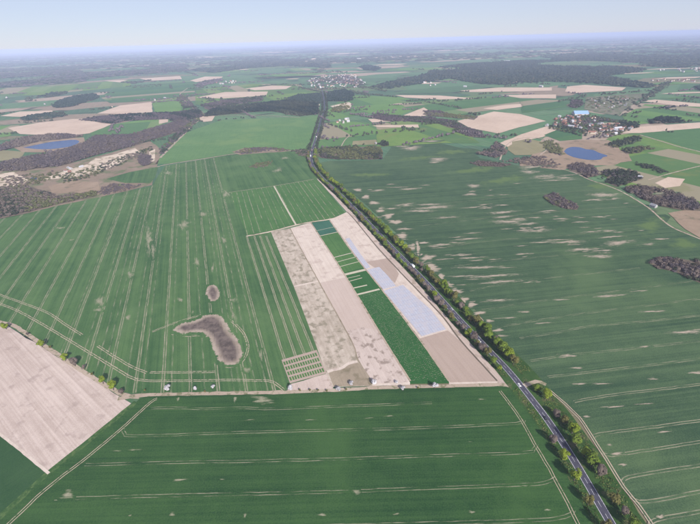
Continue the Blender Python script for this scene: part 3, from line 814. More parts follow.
fld('meadow', [(196, 90), (250, 84), (300, 84), (306, 90), (322, 92), (300, 98), (260, 104), (215, 108), (195, 104)], 1, 'light green fields behind the dark wood belt')
fld('beige', [(196, 97.5), (225, 92), (268, 91.5), (266, 95.5), (222, 98.5)], 2, 'beige field behind the dark wood belt')
fld('beige', [(245, 88.5), (272, 85.5), (292, 86), (286, 89), (255, 90.3)], 2, 'slender beige field left of the central village')
fld('beige', [(190, 80.5), (205, 76.5), (223, 76.5), (220, 79), (196, 82)], 2, 'small beige field in the far left centre')
fld('beige', [(303, 60.5), (316, 57.5), (320, 61), (310, 62.5)], 2, 'tiny pale hillside field far beyond the central village')
fld('beige', [(265, 61), (276, 59), (281, 63), (268, 64)], 2, 'tiny beige field on the far wooded rise')
fld('meadow', [(0, 88), (50, 86), (100, 82), (130, 79.5), (131, 86), (80, 91), (40, 95), (0, 96), (-40, 93)], 1, 'light green field below the far left forest')
fld('deep', [(115, 88), (160, 83), (195, 80), (195, 95), (150, 101), (110, 103), (100, 97)], 1.2, 'dark green fields in the left distance')
fld('fresh', [(152, 101.5), (185, 97), (195, 104), (186, 112), (155, 112)], 1.4, 'bright green field left of the dark wood belt')
fld('beige', [(97, 113.5), (120, 105.5), (152, 102), (152.5, 112), (130, 114)], 2, 'beige field above the long dark wood line')
fld('beige', [(0, 116), (20, 111.5), (52, 110.5), (55, 113.5), (25, 117)], 2, 'beige strip at left edge above the wood line')
fld('beige', [(8, 128), (40, 122.5), (72, 119), (112, 118), (112, 124), (92, 133), (65, 136), (20, 134)], 2, 'broad patchy beige field above the left lake')
fld('fresh', [(90, 133), (112, 124.5), (140, 120.5), (168, 118), (160, 127), (125, 137), (96, 139)], 2.1, 'green field above the brown wood belt')
fld('beige', [(159, 117.5), (168, 115.8), (168, 122), (159, 124)], 2.4, 'tiny beige plot at the end of the wood belt', edge=0.4)
fld('fresh', [(0, 126), (20, 125), (10, 136), (-20, 140), (-30, 128)], 1.8, 'green field at left edge beside the patchy beige field')
fld('beige', [(104, 80.8), (128, 79.8), (120, 82.4)], 2.4, 'thin pale field far left')
fld('beige', [(139, 78.5), (180, 76), (182, 79), (150, 80.8)], 2.4, 'pale field far left below the forest')
fld('olive', [(-30, 151), (0, 150), (25, 152), (20, 159), (0, 161), (-30, 165)], 2, 'olive field at left edge below the left lake')
fld('fresh', [(22, 159), (38, 153.5), (60, 151), (56, 158)], 2.2, 'small green field below the left lake')
fld('reed', [(14, 148), (30, 142), (60, 138), (84, 137.5), (85, 142), (72, 149), (45, 152.5), (22, 152)], 2.3, 'brown bank around the left lake', 'lake_bank', 'bank')
fld('heath', [(-40, 176), (0, 170), (60, 166), (110, 153), (150, 141), (162, 150), (157, 166), (152, 185), (100, 197), (28, 213), (0, 218.5), (-50, 232)], 1, 'rough heath with bare sand left of the cereal field', 'heath', 'heath')
fld('sand', [(40, 180), (62, 172), (88, 164), (96, 158), (112, 155), (135, 148), (140, 152), (126, 160), (112, 168), (95, 172), (70, 178)], 2, 'pale sandy works yard in the heath', 'sand_patch', 'sand', 1.5)
fld('sand', [(-20, 176), (14, 172), (28, 180), (20, 187), (-20, 190)], 2, 'pale sandy ground at left edge of the heath', 'sand_patch', 'sand', 1.5)
fld('reed', [(48, 186), (70, 181), (98, 182), (100, 190), (75, 194), (52, 193)], 2, 'reddish brown dry grass in the heath', 'dry_grass', 'grass', 1.5)
fld('left', [(106, 179), (130, 172), (158, 167), (155, 178), (150, 183), (125, 183)], 2.2, 'small wedge of green crop above the large cereal field')
fld('sand', [(149, 152), (155, 149), (155, 160), (151, 163)], 3, 'pale strip beside the round brown copse', 'sand_patch', 'sand', 0.4)
fld('heath', [(232, 152), (244, 148), (265, 147.5), (285, 149), (290, 151.5), (262, 153), (240, 155)], 3, 'scrubby brown ground at the top of the cereal field', 'scrub_ground', 'scrub', 0.8)
fld('beige', [(199, 118), (205, 113), (215, 116), (212, 121), (203, 122)], 3, 'beige corner by the valley scrub', edge=0.6)

def thin_far():
    """pale and dark strips of land far away, each its own field"""
    spec = [('beige', 90, 112, 61.5, 1.0), ('beige', 40, 75, 71, 1.1), ('beige', 12, 26, 70.5, 0.9), ('fresh', 120, 190, 70, 2.0), ('beige', 145, 175, 69, 0.8), ('fresh', 205, 260, 72, 2.5), ('beige', 225, 250, 70, 0.9), ('fresh', 280, 320, 70, 2.5), ('beige', 330, 352, 62, 1.2), ('beige', 368, 440, 57.6, 1.3), ('fresh', 345, 440, 61.5, 2.0),
            ('beige', 372, 408, 65, 1.0), ('fresh', 380, 470, 70, 2.2), ('beige', 330, 360, 54, 0.9), ('beige', 520, 560, 51.5, 1.0), ('beige', 555, 620, 50.5, 0.9), ('fresh', 560, 640, 54, 0.9), ('fresh', 640, 700, 73, 2.2), ('beige', 652, 706, 78.5, 1.4), ('fresh', 640, 720, 84, 2.4), ('beige', 640, 700, 69.5, 0.7), ('beige', 605, 655, 74, 0.9), ('beige', 660, 720, 93.5, 1.3), ('fresh', 660, 720, 98, 2.0),
            ('beige', 430, 470, 51, 0.7), ('fresh', 60, 120, 57, 0.8), ('beige', 180, 230, 58, 0.8), ('beige', 250, 300, 53, 0.6), ('fresh', 470, 530, 56, 1.0), ('beige', 600, 640, 58.5, 0.6), ('fresh', 250, 330, 76, 2.4), ('beige', 285, 300, 79, 0.7), ('beige', 390, 405, 104.5, 1.2), ('fresh', 440, 480, 80, 1.8), ('beige', 418, 442, 83.5, 1.0)]
    words = {'beige': 'pale beige', 'fresh': 'light green'}
    for i, (k, x0, x1, y, h) in enumerate(spec):
        s = -0.0286 * (x1 - x0)
        side = 'left' if x0 < 233 else ('middle' if x0 < 466 else 'right')
        fld(k, [(x0, y + h * 0.3), (x0 + (x1 - x0) * 0.3, y - h * 0.5 + s * 0.3), (x1, y - h * 0.4 + s), (x1 - (x1 - x0) * 0.2, y + h * 0.5 + s * 0.8), (x0 + (x1 - x0) * 0.35, y + h * 0.6 + s * 0.35)], 2.6,
            '%s strip of far land, number %d from the left, %s distance' % (words[k], sorted(q[1] for q in spec).index(x0) + 1, side), edge=4.0)
thin_far()

def water_mat():
    n = NT('lake_water')
    n.color((0.004, 0.042, 0.14))
    n.bsdf.inputs['Roughness'].default_value = 0.22
    n.bsdf.inputs['Specular IOR Level'].default_value = 0.3
    n.bump(n.noise(n.pos(), 1 / 1.6, detail=3), 0.6, 0.5)
    return n.mat
wm = water_mat()
def lake(px, label, layer=3.2):
    P = smooth_path(GP(px + [px[0]]), 8)[:-1]
    V = [(x, y, lz(layer, math.hypot(x, y))) for x, y in P]
    o = link('lake', py_mesh('lake', V, [list(range(len(V)))], wm))
    if o.data.polygons[0].normal.z < 0: o.data.flip_normals()
    props(o, label, 'lake', kind='structure')
lake([(564, 151.3), (567, 148.5), (572, 147), (580, 147.4), (586, 149.3), (593, 150), (599, 152.8), (607.5, 155.8), (603, 157.3), (600, 159.6), (590, 160), (583, 159.2), (574, 157.3), (567, 154.3)], 'oval deep blue lake in a brown reed bed by the village')
lake([(23, 147.6), (38, 144.6), (51, 142), (66, 140.4), (76, 140), (79, 142.3), (70, 146.6), (52, 149), (38, 149.2)], 'elongated blue lake between brown woods on the left')
lake([(30, 178.5), (34, 177), (37, 178.8), (33, 180.6)], 'tiny pond in the heath on the left')

def lane(pts, w, label, mat='track', layer=4.5): dirt(pts, w * 0.62, label, layer, 'track')
lane([(619, 116), (632, 107), (648, 97), (660, 88), (668, 82)], 7, 'straight lane running away past the allotments')
lane([(640, 135), (660, 141), (680, 147), (705, 153)], 7, 'pale lane crossing the meadows at right')
lane([(648, 180), (665, 175), (690, 168.5), (705, 165)], 4, 'pale path across the lower meadow at right', 'sand')
lane([(500, 160), (505, 147), (516, 139.5), (533, 137.5), (546, 141), (547, 149), (540, 155)], 5, 'pale curved track ringing the rounded olive field', 'sand')
lane([(520, 165), (552, 168), (572, 172), (590, 180), (605, 185), (622, 192), (647, 207), (670, 226), (702, 240)], 4, 'pale track along the edge of the big right field', 'sand')
lane([(300, 117.5), (260, 115.5), (225, 115.5), (205, 118), (185, 130)], 7, 'pale lane below the dark wood belt', 'sand')
lane([(188, 88), (180, 95), (190, 105), (198, 115), (188, 130), (176, 142), (160, 158)], 9, 'valley track through scrub left of the bluish field')
lane([(340, 149), (345, 140), (352, 134)], 4, 'short farm track by the wood strip')

# ------------------------------------------------------------------ foliage
def leaf_mat(name, a, b, c=None, obj=False):
    n = NT(name)
    t = n.attr('tint')
    v = n.math('ADD', n.math('MULTIPLY', t, 0.75), n.math('MULTIPLY', n.obj_random(), 0.35), clamp=True)
    col = n.mix(v, a, b)
    n.color(col)
    n.bsdf.inputs['Roughness'].default_value = 0.75
    return n.mat
LM = {
    'green': leaf_mat('leaf_green', (0.045, 0.082, 0.014), (0.150, 0.205, 0.034)),
    'lime': leaf_mat('leaf_lime', (0.085, 0.125, 0.014), (0.210, 0.260, 0.034)),
    'olive': leaf_mat('leaf_olive', (0.065, 0.066, 0.024), (0.165, 0.150, 0.052)),
    'bare': leaf_mat('bare_twigs', (0.068, 0.054, 0.049), (0.180, 0.145, 0.125)),
    'blossom': leaf_mat('white_blossom', (0.28, 0.265, 0.28), (0.62, 0.60, 0.63)),
    'conifer': leaf_mat('conifer_needles', (0.009, 0.020, 0.017), (0.030, 0.046, 0.034)),
    'purple': leaf_mat('budding_twigs', (0.046, 0.039, 0.046), (0.128, 0.105, 0.108)),
    'mixed': leaf_mat('mixed_leaves', (0.050, 0.058, 0.028), (0.145, 0.150, 0.070)),
    'dusk': leaf_mat('dense_broadleaf', (0.020, 0.030, 0.021), (0.066, 0.076, 0.048)),
    'grass': leaf_mat('rough_grass', (0.060, 0.095, 0.025), (0.150, 0.170, 0.060)),
}
def bark():
    n = NT('bark'); n.color(n.mix(n.noise(n.pos(), 2.0, detail=4), (0.06, 0.048, 0.04), (0.15, 0.125, 0.105))); return n.mat
BARK = bark()

def cards(P, N, size, tint, aspect=1.0):
    """one quad per point, roughly facing N"""
    n = len(P)
    N = N / (np.linalg.norm(N, axis=1)[:, None] + 1e-9)
    a = np.cross(N, rng.normal(size=(n, 3))); a /= np.linalg.norm(a, axis=1)[:, None] + 1e-9
    b = np.cross(N, a)
    s = np.broadcast_to(np.asarray(size, float), (n,))[:, None] * 0.5
    sa, sb = s * aspect, s / aspect
    V = np.stack([P - a * sa - b * sb * 0.7, P + a * sa * 0.8 - b * sb, P + a * sa + b * sb * 0.8, P - a * sa * 0.7 + b * sb], 1).reshape(-1, 3)
    F = np.arange(n * 4).reshape(n, 4)
    return V, F, np.repeat(tint, 4)

def crown_points(n, w, h, zc, lobes=8, spread=0.62):
    """points on the shells of several overlapping clumps"""
    L = rng.normal(size=(lobes, 3)); L /= np.linalg.norm(L, axis=1)[:, None]
    L *= rng.uniform(0.25, 1.0, (lobes, 1)) ** 0.5 * spread
    rad = rng.uniform(0.32, 0.52, lobes)
    li = rng.integers(0, lobes, n)
    d = rng.normal(size=(n, 3)); d /= np.linalg.norm(d, axis=1)[:, None]
    r = rad[li][:, None] * rng.uniform(0.55, 1.05, (n, 1))
    q = L[li] + d * r
    sc = np.array([w / 2, w / 2, h / 2])
    ltint = rng.uniform(0, 1, lobes)
    tint = np.clip(0.35 * ltint[li] + 0.65 * rng.uniform(0, 1, n), 0, 1)
    return q * sc + np.array([0, 0, zc]), d + np.array([0, 0, 0.35]), tint

def tube(p, q, r0, r1, k=6):
    p = np.array(p, float); q = np.array(q, float)
    d = q - p; d /= np.linalg.norm(d) + 1e-9
    a = np.cross(d, [0.3, 0.9, 0.2]); a /= np.linalg.norm(a); b = np.cross(d, a)
    ang = np.arange(k) * 2 * math.pi / k
    ring = np.cos(ang)[:, None] * a + np.sin(ang)[:, None] * b
    V = np.vstack([p + ring * r0, q + ring * r1])
    F = np.array([(i, (i + 1) % k, (i + 1) % k + k, i + k) for i in range(k)])
    return V, F

def tree_meshes(kind, h, w, seed):
    """trunk with limbs, and a crown, for a tree about h tall"""
    global rng
    old = rng; rng = np.random.default_rng(seed)
    z0 = h * 0.22
    parts = [tube((0, 0, -0.2), (0.1, 0.05, z0), 0.42, 0.32), tube((0.1, 0.05, z0), (0.0, 0.1, h * 0.62), 0.32, 0.09)]
    for k in range(7):
        a = k * 0.9 + rng.uniform(-.3, .3)
        zb = rng.uniform(z0 * 0.9, h * 0.5)
        parts.append(tube((0.05, 0.05, zb), (math.cos(a) * w * 0.36, math.sin(a) * w * 0.36, zb + h * rng.uniform(0.2, 0.34)), 0.13, 0.03, 5))
    V, F = merge(parts)
    tr = raw_mesh('trunk', V, F, BARK)
    n = {'bare': 1300, 'olive': 1300, 'blossom': 700}.get(kind, 1700)
    P, N, t = crown_points(n, w, h * 0.82, h * 0.58, lobes=9)
    keep = P[:, 2] > h * 0.12
    P, N, t = P[keep], N[keep], t[keep]
    if kind == 'bare':
        V, F, T = cards(P, N, rng.uniform(0.6, 1.1, len(P)), t, 2.2)
    else:
        V, F, T = cards(P, N, rng.uniform(0.38, 0.85, len(P)), t, 1.15)
    cr = raw_mesh('crown', V, F, LM[kind], {'tint': T})
    rng = old
    return tr, cr

TREES = {}
for kind, h, w in (('green', 13.5, 10.2), ('lime', 12.8, 9.8), ('olive', 12.8, 9.8), ('bare', 12.8, 9.8), ('blossom', 8.6, 8.8)):
    TREES[kind] = [tree_meshes(kind, h * f, w * g, 100 + i * 7 + len(kind)) for i, (f, g) in enumerate(((1.0, 1.0), (1.1, 0.92), (0.9, 1.06)))]
KINDWORD = {'green': 'green', 'lime': 'bright yellow-green', 'olive': 'olive-brown budding', 'bare': 'leafless brown', 'blossom': 'white blossoming'}

def place_tree(kind, x, y, s, name, label, group, sx=1.0):
    z = lz(4, math.hypot(x, y))
    root = link(name, None, None, (x, y, z), (0, 0, rng.uniform(0, 6.28)))
    root.empty_display_size = 1.0
    root.scale = (s * sx, s * sx, s)
    tr, cr = TREES[kind][rng.integers(0, 3)]
    link('trunk', tr, root); link('crown', cr, root)
    props(root, label, 'tree', group)
    return root

def ordinal(n):
    return '%d%s' % (n, 'th' if 10 <= n % 100 <= 20 else {1: 'st', 2: 'nd', 3: 'rd'}.get(n % 10, 'th'))

# --- trees along the main road, in rows left and right
def road_at(t, S, P):
    p = np.array([np.interp(t, S, P[:, i]) for i in (0, 1)])
    e = 2.0
    q = np.array([np.interp(t + e, S, P[:, i]) for i in (0, 1)]) - np.array([np.interp(t - e, S, P[:, i]) for i in (0, 1)])
    q /= np.linalg.norm(q)
    return p, q, np.array([q[1], -q[0]])
RS = np.concatenate([[0], np.cumsum(np.linalg.norm(np.diff(ROAD, axis=0), axis=1))])
def at_px(px, py):
    """arc length of the road nearest to a place"""
    g = np.array(G(px, py).xy)
    return RS[np.argmin(np.linalg.norm(ROAD - g, axis=1))]
def roadside():
    t_in = at_px(611, 524); t_cross = at_px(520, 385); t_end = at_px(312, 152)
    cnt = {'left': 0, 'right': 0}
    def put(side, t, off, kind, s, sx=1.0):
        p, d, n = road_at(t, RS, ROAD)
        q = p + n * off
        cnt[side] += 1
        place_tree(kind, q[0], q[1], s, 'roadside_tree', '%s roadside tree, %s from bottom edge in the row %s of the road' % (KINDWORD[kind], ordinal(cnt[side]), side), 'trees along the main road', sx)
    # right-hand row, dense: explicit kinds near the camera, then by chance
    near_r = ['olive', 'green', 'bare', 'olive', 'bare', 'green', 'lime', 'green', 'lime', 'olive', 'bare', 'lime', 'green', 'olive', 'lime', 'green', 'green']
    t = t_in - 14; i = 0
    while t < t_end:
        if abs(t - (t_cross + 5)) < 15: t += 9; continue
        if rng.random() < 0.07: t += rng.uniform(6, 12); continue
        far = t > t_cross + 8
        kind = near_r[i] if i < len(near_r) else rng.choice(['lime', 'olive', 'green', 'bare'], p=[0.20, 0.24, 0.48, 0.08])
        put('right', t, 11.2 + rng.normal(0, 1.5), kind, rng.uniform(0.7, 1.35) * (1.0 if kind != 'bare' else 0.85), rng.uniform(0.95, 1.15))
        if far and rng.random() < 0.22: put('right', t + 4, 16.0 + rng.normal(0, 1.2), rng.choice(['olive', 'green', 'bare']), rng.uniform(0.5, 0.75))
        t += rng.uniform(6.5, 11.0) if not far else rng.uniform(6.8, 10.4); i += 1
    # left-hand row, sparser and more broken
    t = t_in - 4; i = 0
    near_l = ['olive', 'olive', 'lime', 'lime', 'bare', 'lime']
    while t < t_end - 6:
        if t_cross - 60 < t < t_cross + 16: t += 10; continue
        far = t > t_cross + 8
        kind = near_l[i] if i < len(near_l) else rng.choice(['bare', 'olive', 'lime', 'green'], p=[0.34, 0.28, 0.10, 0.28])
        s = rng.uniform(0.8, 1.08) if not far else rng.uniform(0.6, 1.1)
        put('left', t, -8.6 + rng.normal(0, 0.7), kind, s)
        t += rng.uniform(13, 19.0) if not far else rng.uniform(8.0, 12.5); i += 1
roadside()

# --- trees along the left track and blossom trees along the farm track
def base_of(px, py, hc):
    """ground point under a crown centre seen at this place, hc metres up"""
    p = G(px, py, hc); return p.x, p.y
left_row = [('lime', 4, 325, 0.92), ('lime', 40, 342.5, 0.98), ('lime', 63.5, 356.5, 0.92), ('bare', 73, 361.5, 0.98), ('bare', 27, 333.5, 0.4), ('bare', 83, 367, 0.5), ('lime', 101.5, 379.5, 0.85), ('lime', 111.5, 385, 1.0), ('bare', 121, 391, 0.6), ('olive', 92, 374, 0.35), ('olive', 50, 347, 0.35)]
for i, (k, px, py, s) in enumerate(sorted(left_row, key=lambda q: q[1])):
    x, y = base_of(px, py, 7.2 * s)
    place_tree(k, x, y, s, 'track_tree', '%s tree, %s from the left along the bare pinkish field' % (KINDWORD[k], ordinal(i + 1)), 'trees along the bare field')
blossom = [(167.5, 387.5, 0.98), (195, 387.5, 0.62), (213, 386.5, 0.62), (290.5, 386.5, 0.85), (338.5, 388.5, 0.75), (351.5, 383, 0.72), (374.5, 381.5, 0.85), (403, 388, 0.7), (435, 385.5, 0.85), (397, 382, 0.5)]
for i, (px, py, s) in enumerate(blossom):
    x, y = base_of(px, py, 4.8 * s)
    place_tree('blossom', x, y, s, 'blossom_tree', 'white blossoming tree, %s from the left along the farm track' % ordinal(i + 1), 'blossom trees along the farm track', 1.0)
for i, (px, py) in enumerate([(205, 392), (300, 391), (310, 391), (318, 391), (327, 391.5), (418, 388.5), (346, 390), (145, 391)]):
    x, y = base_of(px, py, 0.7)
    place_tree('olive', x, y, 0.26, 'track_bush', 'small dark bush, %s from the left along the farm track' % ordinal(i + 1), 'bushes along the farm track', 1.1)

# --- rough grass and scrub under the roadside trees
def tufts():
    pts = []
    for t in np.arange(at_px(611, 524) - 20, at_px(312, 152), 0.55):
        p, d, n = road_at(t, RS, ROAD)
        for side in (0, 1, 2):
            off = rng.uniform(8.5, 21) if side < 2 else -rng.uniform(5.4, 11)
            if abs(t - at_px(520, 385) - 5) < 8: continue
            q = p + n * off
            pts.append((q[0], q[1]))
    pts = np.array(pts)
    k = 5
    B = np.repeat(pts, k, 0) + rng.normal(0, 0.5, (len(pts) * k, 2))
    P = np.column_stack([B, 0.35 + rng.uniform(0, 0.7, len(B)) ** 2])
    N = rng.normal(size=P.shape) + np.array([0, 0, 0.8])
    V, F, T = cards(P, N, rng.uniform(0.35, 0.9, len(P)), rng.uniform(0, 1, len(P)), 1.3)
    o = link('rough_grass', raw_mesh('rough_grass', V, F, LM['grass'], {'tint': T}))
    props(o, 'rough grass and low scrub under the roadside trees', 'grass', kind='stuff')
tufts()

# ------------------------------------------------------------------ woods
def lump_template(rings=2, k=6):
    V = [(0, 0, 1.0)]; F = []
    for r in range(1, rings + 1):
        a = r / rings * math.pi * 0.55
        for i in range(k):
            t = 2 * math.pi * (i + 0.5 * r) / k
            V.append((math.sin(a) * math.cos(t), math.sin(a) * math.sin(t), math.cos(a)))
    for i in range(k): F.append((0, 1 + i, 1 + (i + 1) % k))
    for r in range(rings - 1):
        b = 1 + r * k
        for i in range(k):
            F.append((b + i, b + k + i, b + (i + 1) % k)); F.append((b + (i + 1) % k, b + k + i, b + k + (i + 1) % k))
    return np.array(V), np.array(F)
LT = lump_template(3, 6)

def wood_points(poly, spacing):
    lo, hi = poly.min(0), poly.max(0)
    nx, ny = int((hi[0] - lo[0]) / spacing) + 2, int((hi[1] - lo[1]) / spacing) + 2
    gx, gy = np.meshgrid(np.arange(nx), np.arange(ny))
    q = np.column_stack([gx.ravel(), gy.ravel()]).astype(float)
    q = lo + (q + rng.uniform(-0.5, 0.5, q.shape)) * spacing
    return q[in_poly(q, poly)]

def wood_mesh(pts, kind, h, w, near, ncards=52):
    n = len(pts)
    hs = h * rng.uniform(0.5, 1.25, n); ws = w * rng.uniform(0.75, 1.25, n)
    tt = rng.uniform(0, 1, n)
    if near:
        m = ncards
        d = rng.normal(size=(n * m, 3)); d /= np.linalg.norm(d, axis=1)[:, None]
        r = rng.uniform(0.5, 1.0, (n * m, 1)) ** 0.6
        q = d * r
        H_ = np.repeat(hs, m); W_ = np.repeat(ws, m)
        P = np.column_stack([np.repeat(pts[:, 0], m) + q[:, 0] * W_ / 2, np.repeat(pts[:, 1], m) + q[:, 1] * W_ / 2, H_ * (0.56 + q[:, 2] * 0.44)])
        t = np.clip(np.repeat(tt, m) * 0.6 + rng.uniform(0, 0.5, n * m), 0, 1)
        asp = 1.7 if kind in ('bare', 'purple') else 1.15
        V, F, T = cards(P, d + np.array([0, 0, 0.3]), W_ * rng.uniform(0.10, 0.24, n * m), t, asp)
        return V, F, T
    TV, TF = LT
    k = len(TV)
    V = np.repeat(TV[None], n, 0) * (1 + rng.normal(0, 0.16, (n, k, 1)))
    V = V * np.stack([ws / 2, ws / 2, hs * 0.62], 1)[:, None, :]
    V[:, :, 0] += pts[:, 0, None]; V[:, :, 1] += pts[:, 1, None]; V[:, :, 2] += hs[:, None] * 0.40
    F = (TF[None] + (np.arange(n) * k)[:, None, None]).reshape(-1, 3)
    T = np.clip(tt[:, None] * 0.8 + rng.uniform(0, 0.3, (n, k)), 0, 1).ravel()
    return V.reshape(-1, 3), F, T

def wood(poly_px, kinds, label, h=11.0, w=8.0, density=1.0, name='wood', floor=True, category='wood', ncards=52, clear=-0.9):
    poly = GP(poly_px)
    d = np.hypot(*poly.mean(0))
    h *= 0.66
    near = d < 2600
    sp = max(w * 0.72, d * 0.0033) / math.sqrt(density)
    ww = max(w, sp * 1.5 * math.sqrt(density)); hh = h
    pts = wood_points(poly, sp)
    if len(pts) > 12:           # ragged outline and small openings
        ang = np.sin(pts[:, 0] / (sp * 2.3)) + np.sin(pts[:, 1] / (sp * 2.9) + 1.0) + np.sin((pts[:, 0] - pts[:, 1]) / (sp * 4.1))
        keep = in_poly(pts + rng.normal(0, sp * 0.9, pts.shape), poly) & (ang + rng.normal(0, 0.7, len(pts)) > -1.7)
        pts = pts[keep] + rng.normal(0, sp * 0.45, (int(keep.sum()), 2))
    if d > 3300:                # clearings with fields in them
        a_, b_ = pts[:, 0] / 260.0, pts[:, 1] / 420.0
        cl = np.sin(a_ + 0.8 * np.sin(b_ * 0.7)) + np.sin(b_ * 1.3 + 0.6 * np.sin(a_ * 0.5) + 2.0) + 0.7 * np.sin(a_ * 0.37 + b_ * 0.61)
        pts = pts[cl + rng.normal(0, 0.12, len(pts)) > clear]
        floor = False
    if len(pts) == 0: pts = poly.mean(0)[None]
    kinds = [kinds] if isinstance(kinds, str) else kinds
    pick = np.array([hash_noise(p, len(kinds)) for p in pts])
    root = None
    for i, k in enumerate(kinds):
        sel = pts[pick == i]
        if len(sel) == 0: continue
        V, F, T = wood_mesh(sel, k, hh, ww, near, ncards)
        me = raw_mesh(name, V, F, LM[k], {'tint': T})
        if root is None:
            root = props(link(name, me), label, category, kind='stuff')
        else:
            link('tree_crowns', me, root)['kind'] = 'stuff'
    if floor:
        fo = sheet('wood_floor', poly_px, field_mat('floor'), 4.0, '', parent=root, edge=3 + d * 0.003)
    return root

def hash_noise(p, n):
    """kinds come in drifts, not salt and pepper"""
    v = math.sin(p[0] * 0.021 + 1.3) + math.sin(p[1] * 0.017 - 0.7) + math.sin((p[0] + p[1]) * 0.043) + rng.normal(0, 0.8)
    return int(min(n - 1, max(0, (v + 2.4) / 4.8 * n)))

def avenue():
    t, t_v, pts = at_px(312, 152) + 6, at_px(323, 92), []
    while t < t_v:
        p, d_, n_ = road_at(t, RS, ROAD)
        if abs(t - at_px(312, 151)) > 12:
            for off in (10, -9, 14, -12):
                if rng.random() < 0.62: pts.append(p + n_ * (off + rng.normal(0, 1.3)) + d_ * rng.normal(0, 4))
        t += 8.0
    V, F, T = wood_mesh(np.array(pts), 'dusk', 10, 8.5, True)
    props(link('avenue_trees', raw_mesh('avenue_trees', V, F, LM['dusk'], {'tint': T})), 'dark avenue of trees along the road beyond the bend', 'avenue', kind='stuff')
avenue()
wood([(318.5, 149), (340, 147.5), (362, 147), (378, 147), (383, 153), (381, 159), (350, 159.5), (334, 159), (321, 158)], ['purple', 'dusk', 'mixed'], 'strip of mixed wood right of the road bend', 10, 8, 1.2)
wood([(378, 144), (382, 141.5), (388.5, 142), (389, 145.5), (383, 146.5)], 'dusk', 'small round dark copse above the big right field', 10, 9, 1.4)
wood([(544, 195), (553, 193.5), (566, 199), (579, 206), (577, 210), (566, 209), (553, 205), (546, 200)], ['bare', 'purple', 'mixed'], 'brown copse standing alone in the right field', 6, 6, 1.1)
wood([(648, 262), (662, 257.5), (680, 259), (705, 262), (720, 275), (715, 290), (695, 281), (675, 272), (657, 268)], ['purple', 'bare', 'dusk'], 'brown copse at right edge in the big field', 7, 6.5, 1.1)
wood([(367, 117), (378, 114), (402, 116.5), (430, 117.5), (452, 121), (463, 126), (458, 129), (440, 124), (415, 122), (385, 121)], ['purple', 'dusk'], 'brown hedgerow wood above the meadow field', 10, 8, 1.0)
wood([(424, 111), (435, 110), (450, 114), (478, 117), (474, 120), (445, 117), (428, 116)], ['mixed', 'purple'], 'thin tree belt above brown hedgerow wood', 9, 8, 0.7)
wood([(452, 131), (464, 127), (480, 131), (486, 138), (470, 137)], ['purple', 'dusk'], 'scrubby trees left of the smaller beige field', 8, 7, 0.7)
wood([(476, 154), (490, 149), (496, 141), (503, 147), (506, 154), (496, 158)], ['purple', 'bare', 'dusk'], 'brown copse at the corner of the big right field', 9, 7, 1.0)
wood([(470, 163), (480, 161), (500, 163), (512, 165), (500, 167), (478, 166)], ['bare', 'dusk'], 'low hedge along the top of the right field', 6, 6, 0.8)
wood([(500, 162), (520, 157), (545, 156), (556, 162), (560, 168), (545, 168), (520, 164)], ['bare', 'purple'], 'bare scrub left of the oval lake', 5, 6, 0.45, floor=False)
wood([(540, 143), (552, 140), (560, 147), (564, 155), (556, 156), (546, 150)], ['purple', 'mixed'], 'brown scrub on the left shore of the oval lake', 7, 7, 0.7, floor=False)
wood([(566, 166), (580, 163.5), (592, 166), (600, 175), (588, 178), (574, 173)], ['purple', 'bare'], 'purple-brown copse below the oval lake', 9, 7, 1.0)
wood([(600, 172), (615, 170), (638, 172), (640, 180), (630, 183), (616, 187), (606, 182)], ['purple', 'dusk'], 'purple-brown wood below the meadows', 10, 7.5, 1.0)
wood([(622, 189), (640, 186), (664, 190), (690, 199), (702, 207), (700, 211), (680, 210), (660, 206), (642, 199)], ['purple', 'bare'], 'long purple-brown wood at right', 10, 7.5, 1.1)
wood([(633, 164), (645, 164), (658, 168), (668, 172), (662, 174), (645, 169)], ['dusk', 'conifer'], 'row of dark trees across the right meadow', 8, 7, 0.8, floor=False)
wood([(621, 150), (632, 147), (648, 147), (652, 149), (640, 153), (626, 154)], ['dusk', 'mixed'], 'dark tree clump right of the oval lake', 9, 8, 0.9)
wood([(606, 145), (618, 140), (636, 136), (646, 138), (630, 143), (614, 149)], ['mixed', 'dusk'], 'trees between village and oval lake', 9, 8, 0.7, floor=False)
wood([(648, 121), (660, 117.5), (680, 118), (682, 122.5), (665, 123.5), (650, 124)], 'conifer', 'dark conifer clump right of the lakeside village', 14, 10, 1.1)
wood([(612, 126), (622, 121), (640, 123), (638, 128), (622, 129)], ['conifer', 'dusk'], 'dark trees at the right end of the lakeside village', 11, 9, 0.9, floor=False)
wood([(547, 128), (560, 118), (585, 114), (612, 120), (632, 128), (620, 135), (598, 139), (575, 135)], ['dusk', 'mixed', 'purple'], 'garden trees among the lakeside village houses', 9, 8, 0.34, floor=False)
wood([(307, 81), (320, 78), (345, 75), (356, 77), (366, 84), (352, 88), (326, 88)], ['dusk', 'purple'], 'garden trees among the central village houses', 10, 9, 0.36, floor=False)
wood([(569, 107), (573, 100), (581, 99), (583, 105), (577, 108)], ['purple', 'dusk'], 'brown copse beside the blue-roofed hall', 10, 9, 1.0)
wood([(586, 98), (644, 94), (620, 114), (588, 109)], ['dusk', 'mixed'], 'scattered small trees in the allotments', 5, 6, 0.13, floor=False)
wood([(655, 88), (668, 80), (672, 82), (660, 92), (640, 104), (625, 114), (620, 115), (640, 100)], ['dusk'], 'tree row along the straight lane', 9, 8, 0.45, floor=False)
